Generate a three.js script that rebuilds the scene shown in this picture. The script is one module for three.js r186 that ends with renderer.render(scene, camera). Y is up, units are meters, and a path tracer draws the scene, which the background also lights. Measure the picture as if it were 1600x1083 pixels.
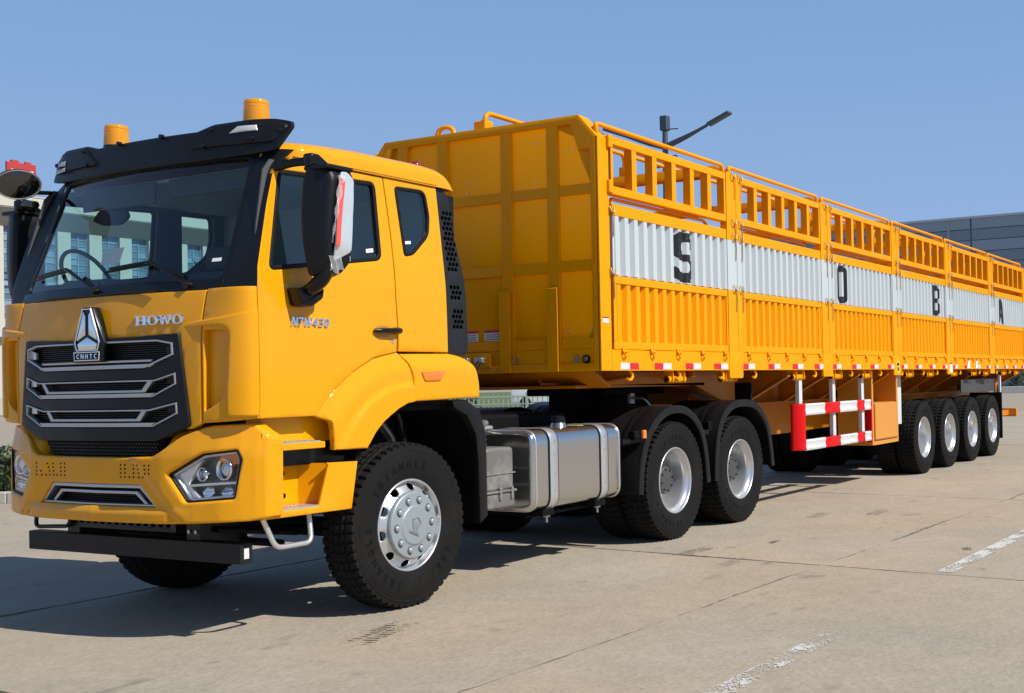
import * as THREE from 'three';
import { mergeGeometries, toCreasedNormals } from 'three/addons/utils/BufferGeometryUtils.js';
import { RoundedBoxGeometry } from 'three/addons/geometries/RoundedBoxGeometry.js';
import { FontLoader } from 'three/addons/loaders/FontLoader.js';
import { TextGeometry } from 'three/addons/geometries/TextGeometry.js';

// ------------------------------------------------------------------ camera, sky, sun, exposure
const scene = new THREE.Scene();
const FW = 2208.82, FH = 1144.47;                       // full lens frame; the photograph is its left part
const camera = new THREE.PerspectiveCamera(2 * Math.atan(FH / 2 / 1846.79) * 180 / Math.PI, FW / FH, 0.05, 900);
camera.setViewOffset(FW, FH, 0, 0, 1600, 1083);
camera.position.set(-4.5017, 1.4528, 6.5507);
{
  const fw = new THREE.Vector3(0.88537902, 0.01194698, -0.46471632);
  const ri = new THREE.Vector3(0.464869, -0.02083149, 0.88513438);
  const up = new THREE.Vector3().crossVectors(ri, fw);
  camera.quaternion.setFromRotationMatrix(new THREE.Matrix4().makeBasis(ri, up, fw.clone().negate()));
}
camera.updateMatrixWorld(true);
scene.add(camera);
const renderer = new THREE.WebGLRenderer({ antialias: true });
renderer.toneMapping = THREE.LinearToneMapping;
renderer.toneMappingExposure = 1.06;
renderer.shadowMap.enabled = true;
const SUN = new THREE.Vector3(0.04, 1, 1.02).normalize();
const sun = new THREE.DirectionalLight(new THREE.Color(1, 0.95, 0.86), 5.0);
sun.position.copy(SUN).multiplyScalar(60).add(new THREE.Vector3(9, 0, 0));
sun.target.position.set(9, 0, 0);
sun.castShadow = true; sun.shadow.mapSize.set(4096, 4096);
Object.assign(sun.shadow.camera, { left: -30, right: 30, top: 30, bottom: -30, near: 1, far: 160 });
scene.add(sun, sun.target);
{ // clear pale-blue sky
  const W = 512, H = 256, d = new Float32Array(W * H * 4);
  const lerp = (a, b, t) => a.map((v, i) => v + (b[i] - v) * t);
  for (let j = 0; j < H; j++) for (let i = 0; i < W; i++) {
    const el = ((j + 0.5) / H - 0.5) * Math.PI, az = ((i + 0.5) / W - 0.5) * 2 * Math.PI;
    const dx = Math.cos(el) * Math.cos(az), dy = Math.sin(el), dz = Math.cos(el) * Math.sin(az);
    const s = Math.max(0, dy);
    const S0 = [0.375, 0.505, 0.71], S1 = [0.272, 0.425, 0.69], S2 = [0.165, 0.32, 0.60], S3 = [0.05, 0.105, 0.235];
    let c = s < 0.12 ? lerp(S0, S1, s / 0.12) : s < 0.4 ? lerp(S1, S2, (s - 0.12) / 0.28) : lerp(S2, S3, Math.min(1, (s - 0.4) / 0.42));
    const g = dx * SUN.x + dy * SUN.y + dz * SUN.z, halo = 0.12 * Math.pow(Math.max(0, g), 14) + 0.4 * Math.pow(Math.max(0, g), 90);
    c = c.map((v, k) => v + halo * [1, 0.95, 0.88][k]);
    if (dy < 0) c = [0.26, 0.235, 0.21];
    const o = (j * W + i) * 4; d[o] = c[0]; d[o + 1] = c[1]; d[o + 2] = c[2]; d[o + 3] = 1;
  }
  const t = new THREE.DataTexture(d, W, H, THREE.RGBAFormat, THREE.FloatType);
  t.mapping = THREE.EquirectangularReflectionMapping; t.magFilter = t.minFilter = THREE.LinearFilter; t.needsUpdate = true;
  scene.background = t; scene.environment = t;
}

// ------------------------------------------------------------------ helpers
let seed = 7;
const rnd = () => { seed = (seed * 1664525 + 1013904223) >>> 0; return seed / 4294967296; };
const rr = (a, b) => a + (b - a) * rnd();
const V = (x, y, z) => new THREE.Vector3(x, y, z);
const interp = (x, X, Y) => { if (x <= X[0]) return Y[0]; for (let i = 1; i < X.length; i++) if (x <= X[i]) return Y[i - 1] + (Y[i] - Y[i - 1]) * (x - X[i - 1]) / (X[i] - X[i - 1]); return Y[Y.length - 1]; };
const smooth = (a, b, x) => { const t = Math.min(1, Math.max(0, (x - a) / (b - a))); return t * t * (3 - 2 * t); };
function prep(g) {
  if (g.index) g = g.toNonIndexed();
  for (const k of Object.keys(g.attributes)) if (!['position', 'normal', 'uv'].includes(k)) g.deleteAttribute(k);
  if (!g.attributes.normal) g.computeVertexNormals();
  if (!g.attributes.uv) g.setAttribute('uv', new THREE.BufferAttribute(new Float32Array(g.attributes.position.count * 2), 2));
  g.clearGroups(); g.morphAttributes = {};
  return g;
}
function join(geos) { geos = geos.flat(5).map(prep); return geos.length > 1 ? mergeGeometries(geos) : geos[0]; }
function boxUV(g) {
  const p = g.attributes.position, n = g.attributes.normal, uv = g.attributes.uv;
  for (let t = 0; t < p.count; t += 3) { let ax = 0, ay = 0, az = 0; for (let k = 0; k < 3; k++) { ax += n.getX(t + k); ay += n.getY(t + k); az += n.getZ(t + k); } ax = Math.abs(ax); ay = Math.abs(ay); az = Math.abs(az);
    for (let k = t; k < t + 3; k++) { const x = p.getX(k), y = p.getY(k), z = p.getZ(k); ay > ax && ay > az ? uv.setXY(k, x / 3, z / 3) : ax > az ? uv.setXY(k, z / 3, y / 3) : uv.setXY(k, x / 3, y / 3); } }
  return g;
}
function mesh(name, geos, mat, parent) {
  const m = new THREE.Mesh(join([geos]), mat); if (mat.userData.boxUV) boxUV(m.geometry); m.name = name; m.castShadow = m.receiveShadow = true;
  parent.add(m); return m;
}
const pair = (n, gs, m, parent) => { const g = join([gs]); mesh(n, [g.clone()], m, parent); return mesh(n, [mz(g)], m, parent); };
const each = (n, gs, m, parent) => gs.map(g => mesh(n, [g], m, parent));
const used = {};
function numbered(n) { const k = used[n] = (used[n] ?? -1) + 1; return k ? n + '_' + String(k).padStart(3, '0') : n; }
function tag(o, label, category, group, kind) {
  o.userData.label = label; if (category) o.userData.category = category;
  if (group) o.userData.group = group; if (kind) o.userData.kind = kind; return o;
}
function thing(name, label, category, pos = [0, 0, 0], group) {
  const g = new THREE.Group(); g.name = numbered(name); g.position.set(...pos); scene.add(g); return tag(g, label, category, group);
}
function part(name, parent) { const g = new THREE.Group(); g.name = name; parent.add(g); return g; }
function box(x0, x1, y0, y1, z0, z1, r = 0) {
  const w = x1 - x0, h = y1 - y0, d = z1 - z0;
  const g = r ? new RoundedBoxGeometry(w, h, d, 2, Math.min(r, w / 2.02, h / 2.02, d / 2.02)) : new THREE.BoxGeometry(w, h, d);
  return g.translate((x0 + x1) / 2, (y0 + y1) / 2, (z0 + z1) / 2);
}
function flip(g) { g = prep(g); for (const k of ['position', 'normal', 'uv']) { const a = g.attributes[k], n = a.itemSize, A = a.array; for (let t = 0; t < a.count; t += 3) for (let c = 0; c < n; c++) { const i = (t + 1) * n + c, j = (t + 2) * n + c, v = A[i]; A[i] = A[j]; A[j] = v; } } return g; }
function mz(g) { g = flip(prep(g.clone())); const p = g.attributes.position, n = g.attributes.normal; for (let i = 0; i < p.count; i++) { p.setZ(i, -p.getZ(i)); n.setZ(i, -n.getZ(i)); } return g; }
const mzs = gs => [gs].flat(5).map(mz);
// sweep of a round section along a polyline with filleted corners
function tube(pts, r, o = {}) {
  const P = pts.map(p => V(...p)), f = o.f ?? (typeof r === 'function' ? 0.1 : r * 2.5), seg = o.seg ?? 8, out = [];
  if (o.raw) out.push(...P); else for (let i = 0; i < P.length; i++) {
    if (i === 0 || i === P.length - 1) { out.push(P[i]); continue; }
    const a = P[i - 1], b = P[i], c = P[i + 1], d1 = b.distanceTo(a), d2 = b.distanceTo(c), k = Math.min(f, d1 * 0.45, d2 * 0.45);
    const p = b.clone().lerp(a, k / d1), q = b.clone().lerp(c, k / d2), N = o.n ?? 5;
    for (let s = 0; s <= N; s++) { const t = s / N; out.push(p.clone().multiplyScalar((1 - t) * (1 - t)).addScaledVector(b, 2 * t * (1 - t)).addScaledVector(q, t * t)); }
  }
  const pos = [], nor = [], idx = []; let prevN = null;
  for (let i = 0; i < out.length; i++) {
    const T = (i === 0 ? out[1].clone().sub(out[0]) : i === out.length - 1 ? out[i].clone().sub(out[i - 1]) : out[i + 1].clone().sub(out[i - 1])).normalize();
    let N = prevN ? prevN.clone().addScaledVector(T, -prevN.dot(T)) : (Math.abs(T.y) < 0.9 ? V(0, 1, 0) : V(1, 0, 0)).addScaledVector(T, -(Math.abs(T.y) < 0.9 ? T.y : T.x));
    N.normalize(); prevN = N; const B = V().crossVectors(T, N), R = typeof r === 'function' ? r(i / (out.length - 1)) : r;
    for (let k = 0; k < seg; k++) { const a = k / seg * 2 * Math.PI, v = N.clone().multiplyScalar(Math.cos(a)).addScaledVector(B, Math.sin(a)); pos.push(out[i].x + v.x * R, out[i].y + v.y * R, out[i].z + v.z * R); nor.push(v.x, v.y, v.z); }
  }
  for (let i = 0; i < out.length - 1; i++) for (let k = 0; k < seg; k++) { const a = i * seg + k, b = i * seg + (k + 1) % seg, c = a + seg, d = b + seg; idx.push(a, b, c, b, d, c); }
  for (const e of [0, out.length - 1]) { const c0 = pos.length / 3, s = e ? 1 : -1, T = (e ? out[e].clone().sub(out[e - 1]) : out[1].clone().sub(out[0])).normalize().multiplyScalar(s); pos.push(out[e].x, out[e].y, out[e].z); nor.push(T.x, T.y, T.z); for (let k = 0; k < seg; k++) { const j = e * seg + k; pos.push(pos[j * 3], pos[j * 3 + 1], pos[j * 3 + 2]); nor.push(T.x, T.y, T.z); } for (let k = 0; k < seg; k++) { const a = c0 + 1 + k, b = c0 + 1 + (k + 1) % seg; e ? idx.push(c0, a, b) : idx.push(c0, b, a); } }
  const g = new THREE.BufferGeometry(); g.setAttribute('position', new THREE.Float32BufferAttribute(pos, 3)); g.setAttribute('normal', new THREE.Float32BufferAttribute(nor, 3)); g.setIndex(idx); return g;
}
// polygon with rounded corners
function rpoly(pts, r, n = 5) {
  const out = [], N = pts.length;
  for (let i = 0; i < N; i++) {
    const a = pts[(i + N - 1) % N], b = pts[i], c = pts[(i + 1) % N], R = b[2] ?? r;
    if (!R) { out.push([b[0], b[1]]); continue; }
    const d1 = Math.hypot(a[0] - b[0], a[1] - b[1]), d2 = Math.hypot(c[0] - b[0], c[1] - b[1]), k1 = Math.min(R, d1 * 0.48) / d1, k2 = Math.min(R, d2 * 0.48) / d2;
    const p = [b[0] + (a[0] - b[0]) * k1, b[1] + (a[1] - b[1]) * k1], q = [b[0] + (c[0] - b[0]) * k2, b[1] + (c[1] - b[1]) * k2];
    for (let s = 0; s <= n; s++) { const t = s / n; out.push([p[0] * (1 - t) ** 2 + 2 * b[0] * t * (1 - t) + q[0] * t * t, p[1] * (1 - t) ** 2 + 2 * b[1] * t * (1 - t) + q[1] * t * t]); }
  }
  return out;
}
// move every edge of a polygon inwards by d (outwards when negative)
function inset(pts, d) {
  let A = 0; const N = pts.length; for (let i = 0; i < N; i++) { const p = pts[i], q = pts[(i + 1) % N]; A += p[0] * q[1] - q[0] * p[1]; }
  const s = A > 0 ? 1 : -1, out = [];
  for (let i = 0; i < N; i++) {
    const a = pts[(i + N - 1) % N], b = pts[i], c = pts[(i + 1) % N];
    let n1 = [-(b[1] - a[1]), b[0] - a[0]], n2 = [-(c[1] - b[1]), c[0] - b[0]]; const l1 = Math.hypot(...n1) || 1, l2 = Math.hypot(...n2) || 1;
    n1 = n1.map(v => v / l1); n2 = n2.map(v => v / l2); const m = [n1[0] + n2[0], n1[1] + n2[1]], k = Math.max(0.5, 1 + n1[0] * n2[0] + n1[1] * n2[1]);
    out.push([b[0] + s * d * m[0] / k, b[1] + s * d * m[1] / k]);
  }
  return out;
}
const shapeOf = (pts, holes = []) => { const s = new THREE.Shape(pts.map(p => new THREE.Vector2(p[0], p[1]))); for (const h of holes) s.holes.push(new THREE.Path(h.map(p => new THREE.Vector2(p[0], p[1])))); return s; };
function refine(g, L) {
  let A = prep(g).attributes.position.array, L2 = L * L;
  for (let pass = 0; pass < 8; pass++) {
    const out = []; let any = false;
    for (let i = 0; i < A.length; i += 9) {
      const v = [0, 3, 6].map(k => [A[i + k], A[i + k + 1], A[i + k + 2]]);
      const d = (p, q) => (p[0] - q[0]) ** 2 + (p[1] - q[1]) ** 2 + (p[2] - q[2]) ** 2, m = (p, q) => [(p[0] + q[0]) * 0.5, (p[1] + q[1]) * 0.5, (p[2] + q[2]) * 0.5];
      const s = [d(v[0], v[1]) > L2, d(v[1], v[2]) > L2, d(v[2], v[0]) > L2], n = s[0] + s[1] + s[2];
      const T = (a, b, c) => out.push(...a, ...b, ...c);
      if (!n) { T(...v); continue; } any = true;
      if (n === 3) { const a = m(v[0], v[1]), b = m(v[1], v[2]), c = m(v[2], v[0]); T(v[0], a, c); T(a, v[1], b); T(c, b, v[2]); T(a, b, c); }
      else if (n === 1) { const k = s.indexOf(true), p = v[k], q = v[(k + 1) % 3], o = v[(k + 2) % 3], a = m(p, q); T(p, a, o); T(a, q, o); }
      else { const k = s.indexOf(false), p = v[k], q = v[(k + 1) % 3], o = v[(k + 2) % 3], a = m(q, o), b = m(o, p); T(p, q, a); T(p, a, b); T(b, a, o); }
    }
    A = new Float32Array(out); if (!any) break;
  }
  const r = new THREE.BufferGeometry(); r.setAttribute('position', new THREE.BufferAttribute(A, 3)); return r;
}
// bevelled plate: outline in (a, b), outer face at c = 0, thickness inwards, bent by warp(a, b, c) -> [x, y, z]
function plate(pts, o = {}) {
  const t = o.t ?? 0.02, b = Math.min(o.bevel ?? 0.004, t * 0.45);
  let g = o.sheet ? new THREE.ShapeGeometry(shapeOf(pts, o.holes)) : new THREE.ExtrudeGeometry(shapeOf(pts, o.holes), { depth: t - 2 * b, bevelEnabled: b > 0, bevelThickness: b, bevelSize: b, bevelOffset: -b, bevelSegments: o.bs ?? 2, curveSegments: 6 });
  if (!o.sheet) g.translate(0, 0, -(t - b));
  g = refine(g, o.L ?? 0.08);
  if (o.warp) { const p = g.attributes.position; for (let i = 0; i < p.count; i++) p.setXYZ(i, ...o.warp(p.getX(i), p.getY(i), p.getZ(i))); }
  return toCreasedNormals(g, o.crease ?? 0.6);
}
// surface patch from a function of (u, v) in 0..1
function patch(f, nu, nv, crease = 0.8) {
  const pos = [], idx = [], uv = [];
  for (let j = 0; j <= nv; j++) for (let i = 0; i <= nu; i++) { pos.push(...f(i / nu, j / nv)); uv.push(i / nu, j / nv); }
  for (let j = 0; j < nv; j++) for (let i = 0; i < nu; i++) { const a = j * (nu + 1) + i, b = a + 1, c = a + nu + 1, d = c + 1; idx.push(a, b, d, a, d, c); }
  const g = new THREE.BufferGeometry(); g.setAttribute('position', new THREE.Float32BufferAttribute(pos, 3)); g.setAttribute('uv', new THREE.Float32BufferAttribute(uv, 2)); g.setIndex(idx);
  return toCreasedNormals(g.toNonIndexed(), crease);
}
function beam(pts, h0, h1, o = {}) { return plate(pts, { t: Math.abs(h1 - h0), bevel: o.bevel ?? 0.003, L: 9, ...o }).translate(0, 0, Math.max(h0, h1)); } // profile in x,y between z = h0..h1
function cyl(r0, r1, h, seg = 20) { return new THREE.CylinderGeometry(r0, r1, h, seg); }
const cylZ = (r0, r1, z0, z1, x, y, seg = 20) => cyl(r1, r0, z1 - z0, seg).rotateX(Math.PI / 2).translate(x, y, (z0 + z1) / 2);
const cylX = (r, x0, x1, y, z, seg = 16) => cyl(r, r, x1 - x0, seg).rotateZ(Math.PI / 2).translate((x0 + x1) / 2, y, z);
const cylY = (r0, r1, y0, y1, x, z, seg = 20) => cyl(r1, r0, y1 - y0, seg).translate(x, (y0 + y1) / 2, z);
// lathe about the z axis: profile of [radius, z]
function latheZ(prof, seg = 64) { return new THREE.LatheGeometry(prof.map(p => new THREE.Vector2(Math.max(0.0005, p[0]), p[1])), seg).rotateX(Math.PI / 2); }
const FB = await new FontLoader().loadAsync('fonts/droid/droid_sans_bold.typeface.json');
const FS = await new FontLoader().loadAsync('fonts/droid/droid_serif_bold.typeface.json');
function textGeo(s, size, depth, font = FB, bevel = 0) {
  const g = new TextGeometry(s, { font, size, depth, curveSegments: 4, bevelEnabled: bevel > 0, bevelThickness: bevel, bevelSize: bevel * 0.6, bevelSegments: 1 });
  g.computeBoundingBox(); const b = g.boundingBox; return g.translate(-(b.min.x + b.max.x) / 2, -(b.min.y + b.max.y) / 2, 0);
}
// ---- tiling value noise for textures
function noiseGrid(n, s) { let q = s; const r = () => { q = (q * 1664525 + 1013904223) >>> 0; return q / 4294967296; }; const a = new Float32Array(n * n); for (let i = 0; i < n * n; i++) a[i] = r(); return (x, y) => { const fx = Math.floor(x), fy = Math.floor(y), u = x - fx, v = y - fy, m = k => ((k % n) + n) % n, a0 = a[m(fy) * n + m(fx)], a1 = a[m(fy) * n + m(fx + 1)], b0 = a[m(fy + 1) * n + m(fx)], b1 = a[m(fy + 1) * n + m(fx + 1)], su = u * u * (3 - 2 * u), sv = v * v * (3 - 2 * v); return (a0 + (a1 - a0) * su) * (1 - sv) + (b0 + (b1 - b0) * su) * sv; }; }
function dataTex(N, f, srgb) {
  const d = new Uint8Array(N * N * 4);
  for (let j = 0; j < N; j++) for (let i = 0; i < N; i++) { const c = f(i / N, j / N), o = (j * N + i) * 4; for (let k = 0; k < 3; k++) d[o + k] = Math.max(0, Math.min(255, Math.round((c[k] ?? c[0]) * 255))); d[o + 3] = 255; }
  const t = new THREE.DataTexture(d, N, N); t.wrapS = t.wrapT = THREE.RepeatWrapping; t.magFilter = THREE.LinearFilter; t.minFilter = THREE.LinearMipmapLinearFilter; t.generateMipmaps = true; if (srgb) t.colorSpace = THREE.SRGBColorSpace; t.needsUpdate = true; return t;
}
// ------------------------------------------------------------------ materials
const lin = (r, g, b) => new THREE.Color().setRGB(r, g, b);
const std = (c, rough, metal = 0, o = {}) => new THREE.MeshStandardMaterial({ color: lin(...c), roughness: rough, metalness: metal, ...o });
const phy = (c, rough, o = {}) => new THREE.MeshPhysicalMaterial({ color: lin(...c), roughness: rough, ...o });
const M = {
  cab: phy([0.76, 0.325, 0.003], 0.5, { clearcoat: 0.65, clearcoatRoughness: 0.04, specularIntensity: 0.1 }),
  trailer: phy([0.84, 0.33, 0.0005], 0.5, { clearcoat: 0.14, clearcoatRoughness: 0.18, specularIntensity: 0.1 }),
  chassisOrange: phy([0.46, 0.15, 0.002], 0.5, { clearcoat: 0.3, clearcoatRoughness: 0.3, specularIntensity: 0.15 }),
  white: phy([0.51, 0.565, 0.59], 0.5, { clearcoat: 0.2, clearcoatRoughness: 0.25 }),
  plastic: phy([0.0065, 0.007, 0.008], 0.46, { specularIntensity: 0.55 }),
  satin: phy([0.0055, 0.006, 0.007], 0.33, { specularIntensity: 0.6 }),
  dark: phy([0.004, 0.004, 0.0045], 0.7, { specularIntensity: 0.3 }),
  rubber: phy([0.011, 0.011, 0.012], 0.8, { specularIntensity: 0.4 }),
  rubberText: phy([0.003, 0.003, 0.003], 0.55, { specularIntensity: 0.4 }),
  seal: phy([0.005, 0.005, 0.006], 0.5, { specularIntensity: 0.5 }),
  frame: phy([0.0085, 0.0085, 0.009], 0.5, { specularIntensity: 0.5 }),
  chrome: std([0.86, 0.87, 0.88], 0.08, 1),
  silver: std([0.5, 0.5, 0.51], 0.32, 0.85),
  rim: std([0.62, 0.63, 0.65], 0.34, 0.75),
  cap: std([0.31, 0.36, 0.385], 0.42, 0.35),
  steel: std([0.45, 0.45, 0.45], 0.4, 0.9),
  alu: std([0.72, 0.72, 0.71], 0.36, 0.8),
  hub: std([0.075, 0.075, 0.075], 0.5, 0.3),
  greyBox: std([0.17, 0.17, 0.17], 0.5),
  red: phy([0.62, 0.002, 0.004], 0.5, { clearcoat: 0.2, clearcoatRoughness: 0.2, specularIntensity: 0.3 }),
  tapeWhite: std([0.62, 0.63, 0.63], 0.45),
  tapeRed: std([0.6, 0.015, 0.02], 0.4),
  amber: phy([0.97, 0.54, 0.025], 0.08, { transmission: 0.55, thickness: 0, ior: 1.5 }),
  amberSolid: phy([0.75, 0.2, 0.015], 0.2, { clearcoat: 1, clearcoatRoughness: 0.05 }),
  glass: phy([0.80, 0.89, 0.92], 0.0, { transmission: 1, thickness: 0, ior: 1.5 }),
  sideGlass: phy([0.52, 0.80, 0.84], 0.0, { transmission: 1, thickness: 0, ior: 1.75 }),
  clear: phy([0.97, 0.98, 1], 0.02, { transmission: 1, thickness: 0, ior: 1.45 }),
  film: phy([0.9, 0.95, 1], 0.25, { transmission: 0.75, thickness: 0, ior: 1.4 }),
  sticker: std([0.78, 0.78, 0.78], 0.5),
  interior: std([0.06, 0.065, 0.07], 0.7),
  trim: std([0.40, 0.41, 0.41], 0.75),
  seat: std([0.10, 0.11, 0.125], 0.85),
  black: std([0.006, 0.007, 0.010], 0.7),
  bronze: std([0.45, 0.33, 0.14], 0.4, 0.6),
};

// ------------------------------------------------------------------ ground
const n16 = noiseGrid(16, 3), n64 = noiseGrid(64, 5), n256 = noiseGrid(256, 9), n8 = noiseGrid(8, 21), n512 = noiseGrid(512, 77);
{ // slight fading, dust streaks and grime on paint and rubber
  const wear = dataTex(1024, (u, v) => { const big = n8(u * 8, v * 8), str = n256(u * 256, v * 6) * 0.6 + n64(u * 64, v * 8) * 0.4, f = n512(u * 512, v * 512); let s = 0.975 + 0.05 * (big - 0.5) + 0.03 * (str - 0.5); const dirt = smooth(0.66, 0.95, str) * smooth(0.35, 0.8, big); s -= 0.09 * dirt; if (f > 0.992) s -= 0.1; return [s, s * (1 - 0.015 * dirt), s]; });
  const glossy = dataTex(512, (u, v) => { const q = n16(u * 16, v * 16) * 0.5 + n256(u * 256, v * 256) * 0.25 + n64(u * 64, v * 64) * 0.25; return [0.55 + 0.45 * q]; });
  for (const m of [M.trailer, M.white, M.chassisOrange]) { m.map = wear; m.roughnessMap = glossy; m.userData.boxUV = true; }
  M.cab.clearcoatRoughnessMap = glossy; M.cab.clearcoatRoughness = 0.07; M.cab.userData.boxUV = true;
  const dust = dataTex(512, (u, v) => { const q = n16(u * 16, v * 16) * 0.5 + n64(u * 64, v * 64) * 0.3 + n256(u * 256, v * 256) * 0.2, d = smooth(0.45, 0.8, q); return [0.62 + 0.38 * d, 0.60 + 0.36 * d, 0.58 + 0.33 * d]; });
  M.rubber.color.setRGB(0.0115, 0.0112, 0.011); M.rubber.map = dust; M.rubber.userData.boxUV = true;
  for (const m of [M.plastic, M.frame, M.satin]) { m.roughnessMap = glossy; m.roughness *= 1.15; m.userData.boxUV = true; }
  M.greyBox.map = dust; M.greyBox.userData.boxUV = true; M.greyBox.color.setRGB(0.22, 0.22, 0.215);
}
const concreteMap = dataTex(1024, (u, v) => {
  const big = n8(u * 8, v * 8) * 0.5 + n16(u * 16, v * 16) * 0.5, mid = n64(u * 64, v * 64), fine = n256(u * 256, v * 256), px = n512(u * 512, v * 512);
  let s = 0.90 + 0.075 * (big - 0.5) + 0.035 * (mid - 0.5) + 0.05 * (fine - 0.5) + 0.07 * (px - 0.5);
  const stain = n16(u * 16 + 3.3, v * 48 + 1.7) * n64(u * 64 + 9, v * 64); if (stain > 0.6) s -= (stain - 0.6) * 0.5;   // tyre dirt
  if (px > 0.985) s -= 0.12; if (px < 0.012) s += 0.06;
  const warm = 0.02 * (n8(u * 8 + 4, v * 8 + 2) - 0.5);
  return [s * 0.735 + warm, s * 0.682, s * 0.602 - warm];
}, true);
const concreteBump = dataTex(1024, (u, v) => [0.5 + 0.25 * (n256(u * 256, v * 256) - 0.5) + 0.35 * (n512(u * 512, v * 512) - 0.5) + 0.2 * (n64(u * 64, v * 64) - 0.5)]);
const concrete = [1, 0.975, 1.02].map(k => new THREE.MeshStandardMaterial({ color: lin(0.92 * k, 0.925 * k, 0.93 * k), map: concreteMap, bumpMap: concreteBump, bumpScale: 0.006, roughness: 0.88 }));
const ground = (() => {
  const g = new THREE.PlaneGeometry(1200, 1200).rotateX(-Math.PI / 2).translate(100, -0.03, 0);
  const p = g.attributes.position, uv = g.attributes.uv; for (let i = 0; i < p.count; i++) uv.setXY(i, p.getX(i) / 6, p.getZ(i) / 6);
  const m = mesh('ground', [g], new THREE.MeshStandardMaterial({ color: lin(0.82, 0.82, 0.83), map: concreteMap, roughness: 0.92 }), scene);
  m.userData.kind = 'structure'; tag(m, 'wide pale concrete yard reaching far behind the truck'); return m;
})();
const jointFill = [];
{ // cast slabs with recessed joints
  const ex = [0.9993, 0.038], ez = [-0.09, 0.996], O = [4.03, 3.03], A = 5.2, B = 4.1, gap = 0.006;
  const at = (i, j, a, b) => [O[0] + (i * A + a) * ex[0] + (j * B + b) * ez[0], O[1] + (i * A + a) * ex[1] + (j * B + b) * ez[1]];
  for (let i = -3; i < 7; i++) for (let j = -4; j < 3; j++) {
    const h = -0.0008 * ((i * 7 + j * 13 + 40) % 3), near = i > -3 && i < 4, pts = [];
    const edge = (a0, b0, a1, b1, na, nb, big) => { const L = Math.hypot(a1 - a0, b1 - b0), n = near ? Math.round(L / 0.07) : 1; for (let k = 0; k < n; k++) { const t = k / n, chip = k && near ? 0.005 * rnd() * big + Math.pow(Math.max(0, n64((i * 5.2 + a0 + b0 + t * L) * 1.7, (j * 3.1 + b0) * 2.3) - 0.35), 1.5) * 0.03 * big * (0.4 + 1.2 * rnd()) : 0; pts.push(at(i, j, a0 + (a1 - a0) * t + na * chip, b0 + (b1 - b0) * t + nb * chip)); } };
    edge(gap, gap, A - gap, gap, 0, 1, 2.2); edge(A - gap, gap, A - gap, B - gap, -1, 0, 1); edge(A - gap, B - gap, gap, B - gap, 0, -1, 2.2); edge(gap, B - gap, gap, gap, 1, 0, 1);
    const g = prep(new THREE.ExtrudeGeometry(shapeOf(pts.map(p => [p[0], -p[1]])), { depth: 0.03, bevelEnabled: false }).rotateX(-Math.PI / 2).translate(0, h - 0.03, 0));
    const P = g.attributes.position, uv = g.attributes.uv, ou = rnd(), ov = rnd(); for (let k = 0; k < P.count; k++) uv.setXY(k, P.getX(k) / 7.3 + ou, P.getZ(k) / 7.3 + ov);
    if (near) for (const [a0, b0, a1, b1] of [[0, -0.07, A, 0.07], [-0.03, 0, 0.03, B]]) { const c = [at(i, j, a0, b0), at(i, j, a1, b0), at(i, j, a1, b1), at(i, j, a0, b1)], f = new THREE.BufferGeometry(), q = k => [c[k][0], (b1 - b0) < 0.2 ? -0.008 : -0.0095, c[k][1]]; f.setAttribute('position', new THREE.Float32BufferAttribute([...q(0), ...q(2), ...q(1), ...q(0), ...q(3), ...q(2)], 3)); f.computeVertexNormals(); jointFill.push(f); }
    mesh('concrete_slab', [g], concrete[(i * 5 + j * 3 + 30) % 3], ground);
  }
}
mesh('joint_filler', jointFill, std([0.15, 0.13, 0.11], 0.95), ground).userData.kind = 'stuff';
// worn white lane dashes
function dashMap(s, keep) {
  const a = noiseGrid(64, s), b = noiseGrid(256, s + 1), c = noiseGrid(512, s + 2), N = 1024;
  return dataTex(N, (u, v) => { const edge = Math.min(v, 1 - v), low = a(u * 26, v * 1.6 + 3), w = low * 0.42 + b(u * 220, v * 14) * 0.28 + c(u * 500, v * 40) * 0.30; const thr = 0.64 - keep - 0.20 * Math.exp(-(1 - v) / 0.10) - 0.10 * Math.exp(-v / 0.05); return [w > thr && Math.min(u, 1 - u) > 0.003 + 0.004 * b(v * 30, 2) && edge > 0.03 + 0.05 * b(u * 180, 3.3) ? 1 : 0]; });
}
for (const [x0, x1, z0, z1, s, lab] of [[-3.2, 1.75, 3.93, 4.04, 31, 'worn white lane dash in the foreground, nearest the camera'], [4.0, 8.6, 4.02, 4.12, 57, 'worn white lane dash at the right edge beyond the joint']]) {
  const g = new THREE.PlaneGeometry(1, 1).rotateX(-Math.PI / 2), p = g.attributes.position, L = x1 - x0, wz = 0.14;
  for (let i = 0; i < 4; i++) { const u = p.getX(i) + 0.5, v = p.getZ(i) + 0.5; p.setXYZ(i, x0 + u * L, 0.004, z0 + (z1 - z0) * u + (v - 0.5) * wz); }
  const m = mesh('lane_marking', [g], new THREE.MeshStandardMaterial({ color: lin(0.58, 0.575, 0.55), roughness: 0.88, alphaMap: dashMap(s, s === 57 ? 0.11 : 0.07), alphaTest: 0.5, transparent: false }), scene);
  m.name = numbered('lane_marking'); m.userData.kind = 'structure'; tag(m, lab);
}

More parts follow.
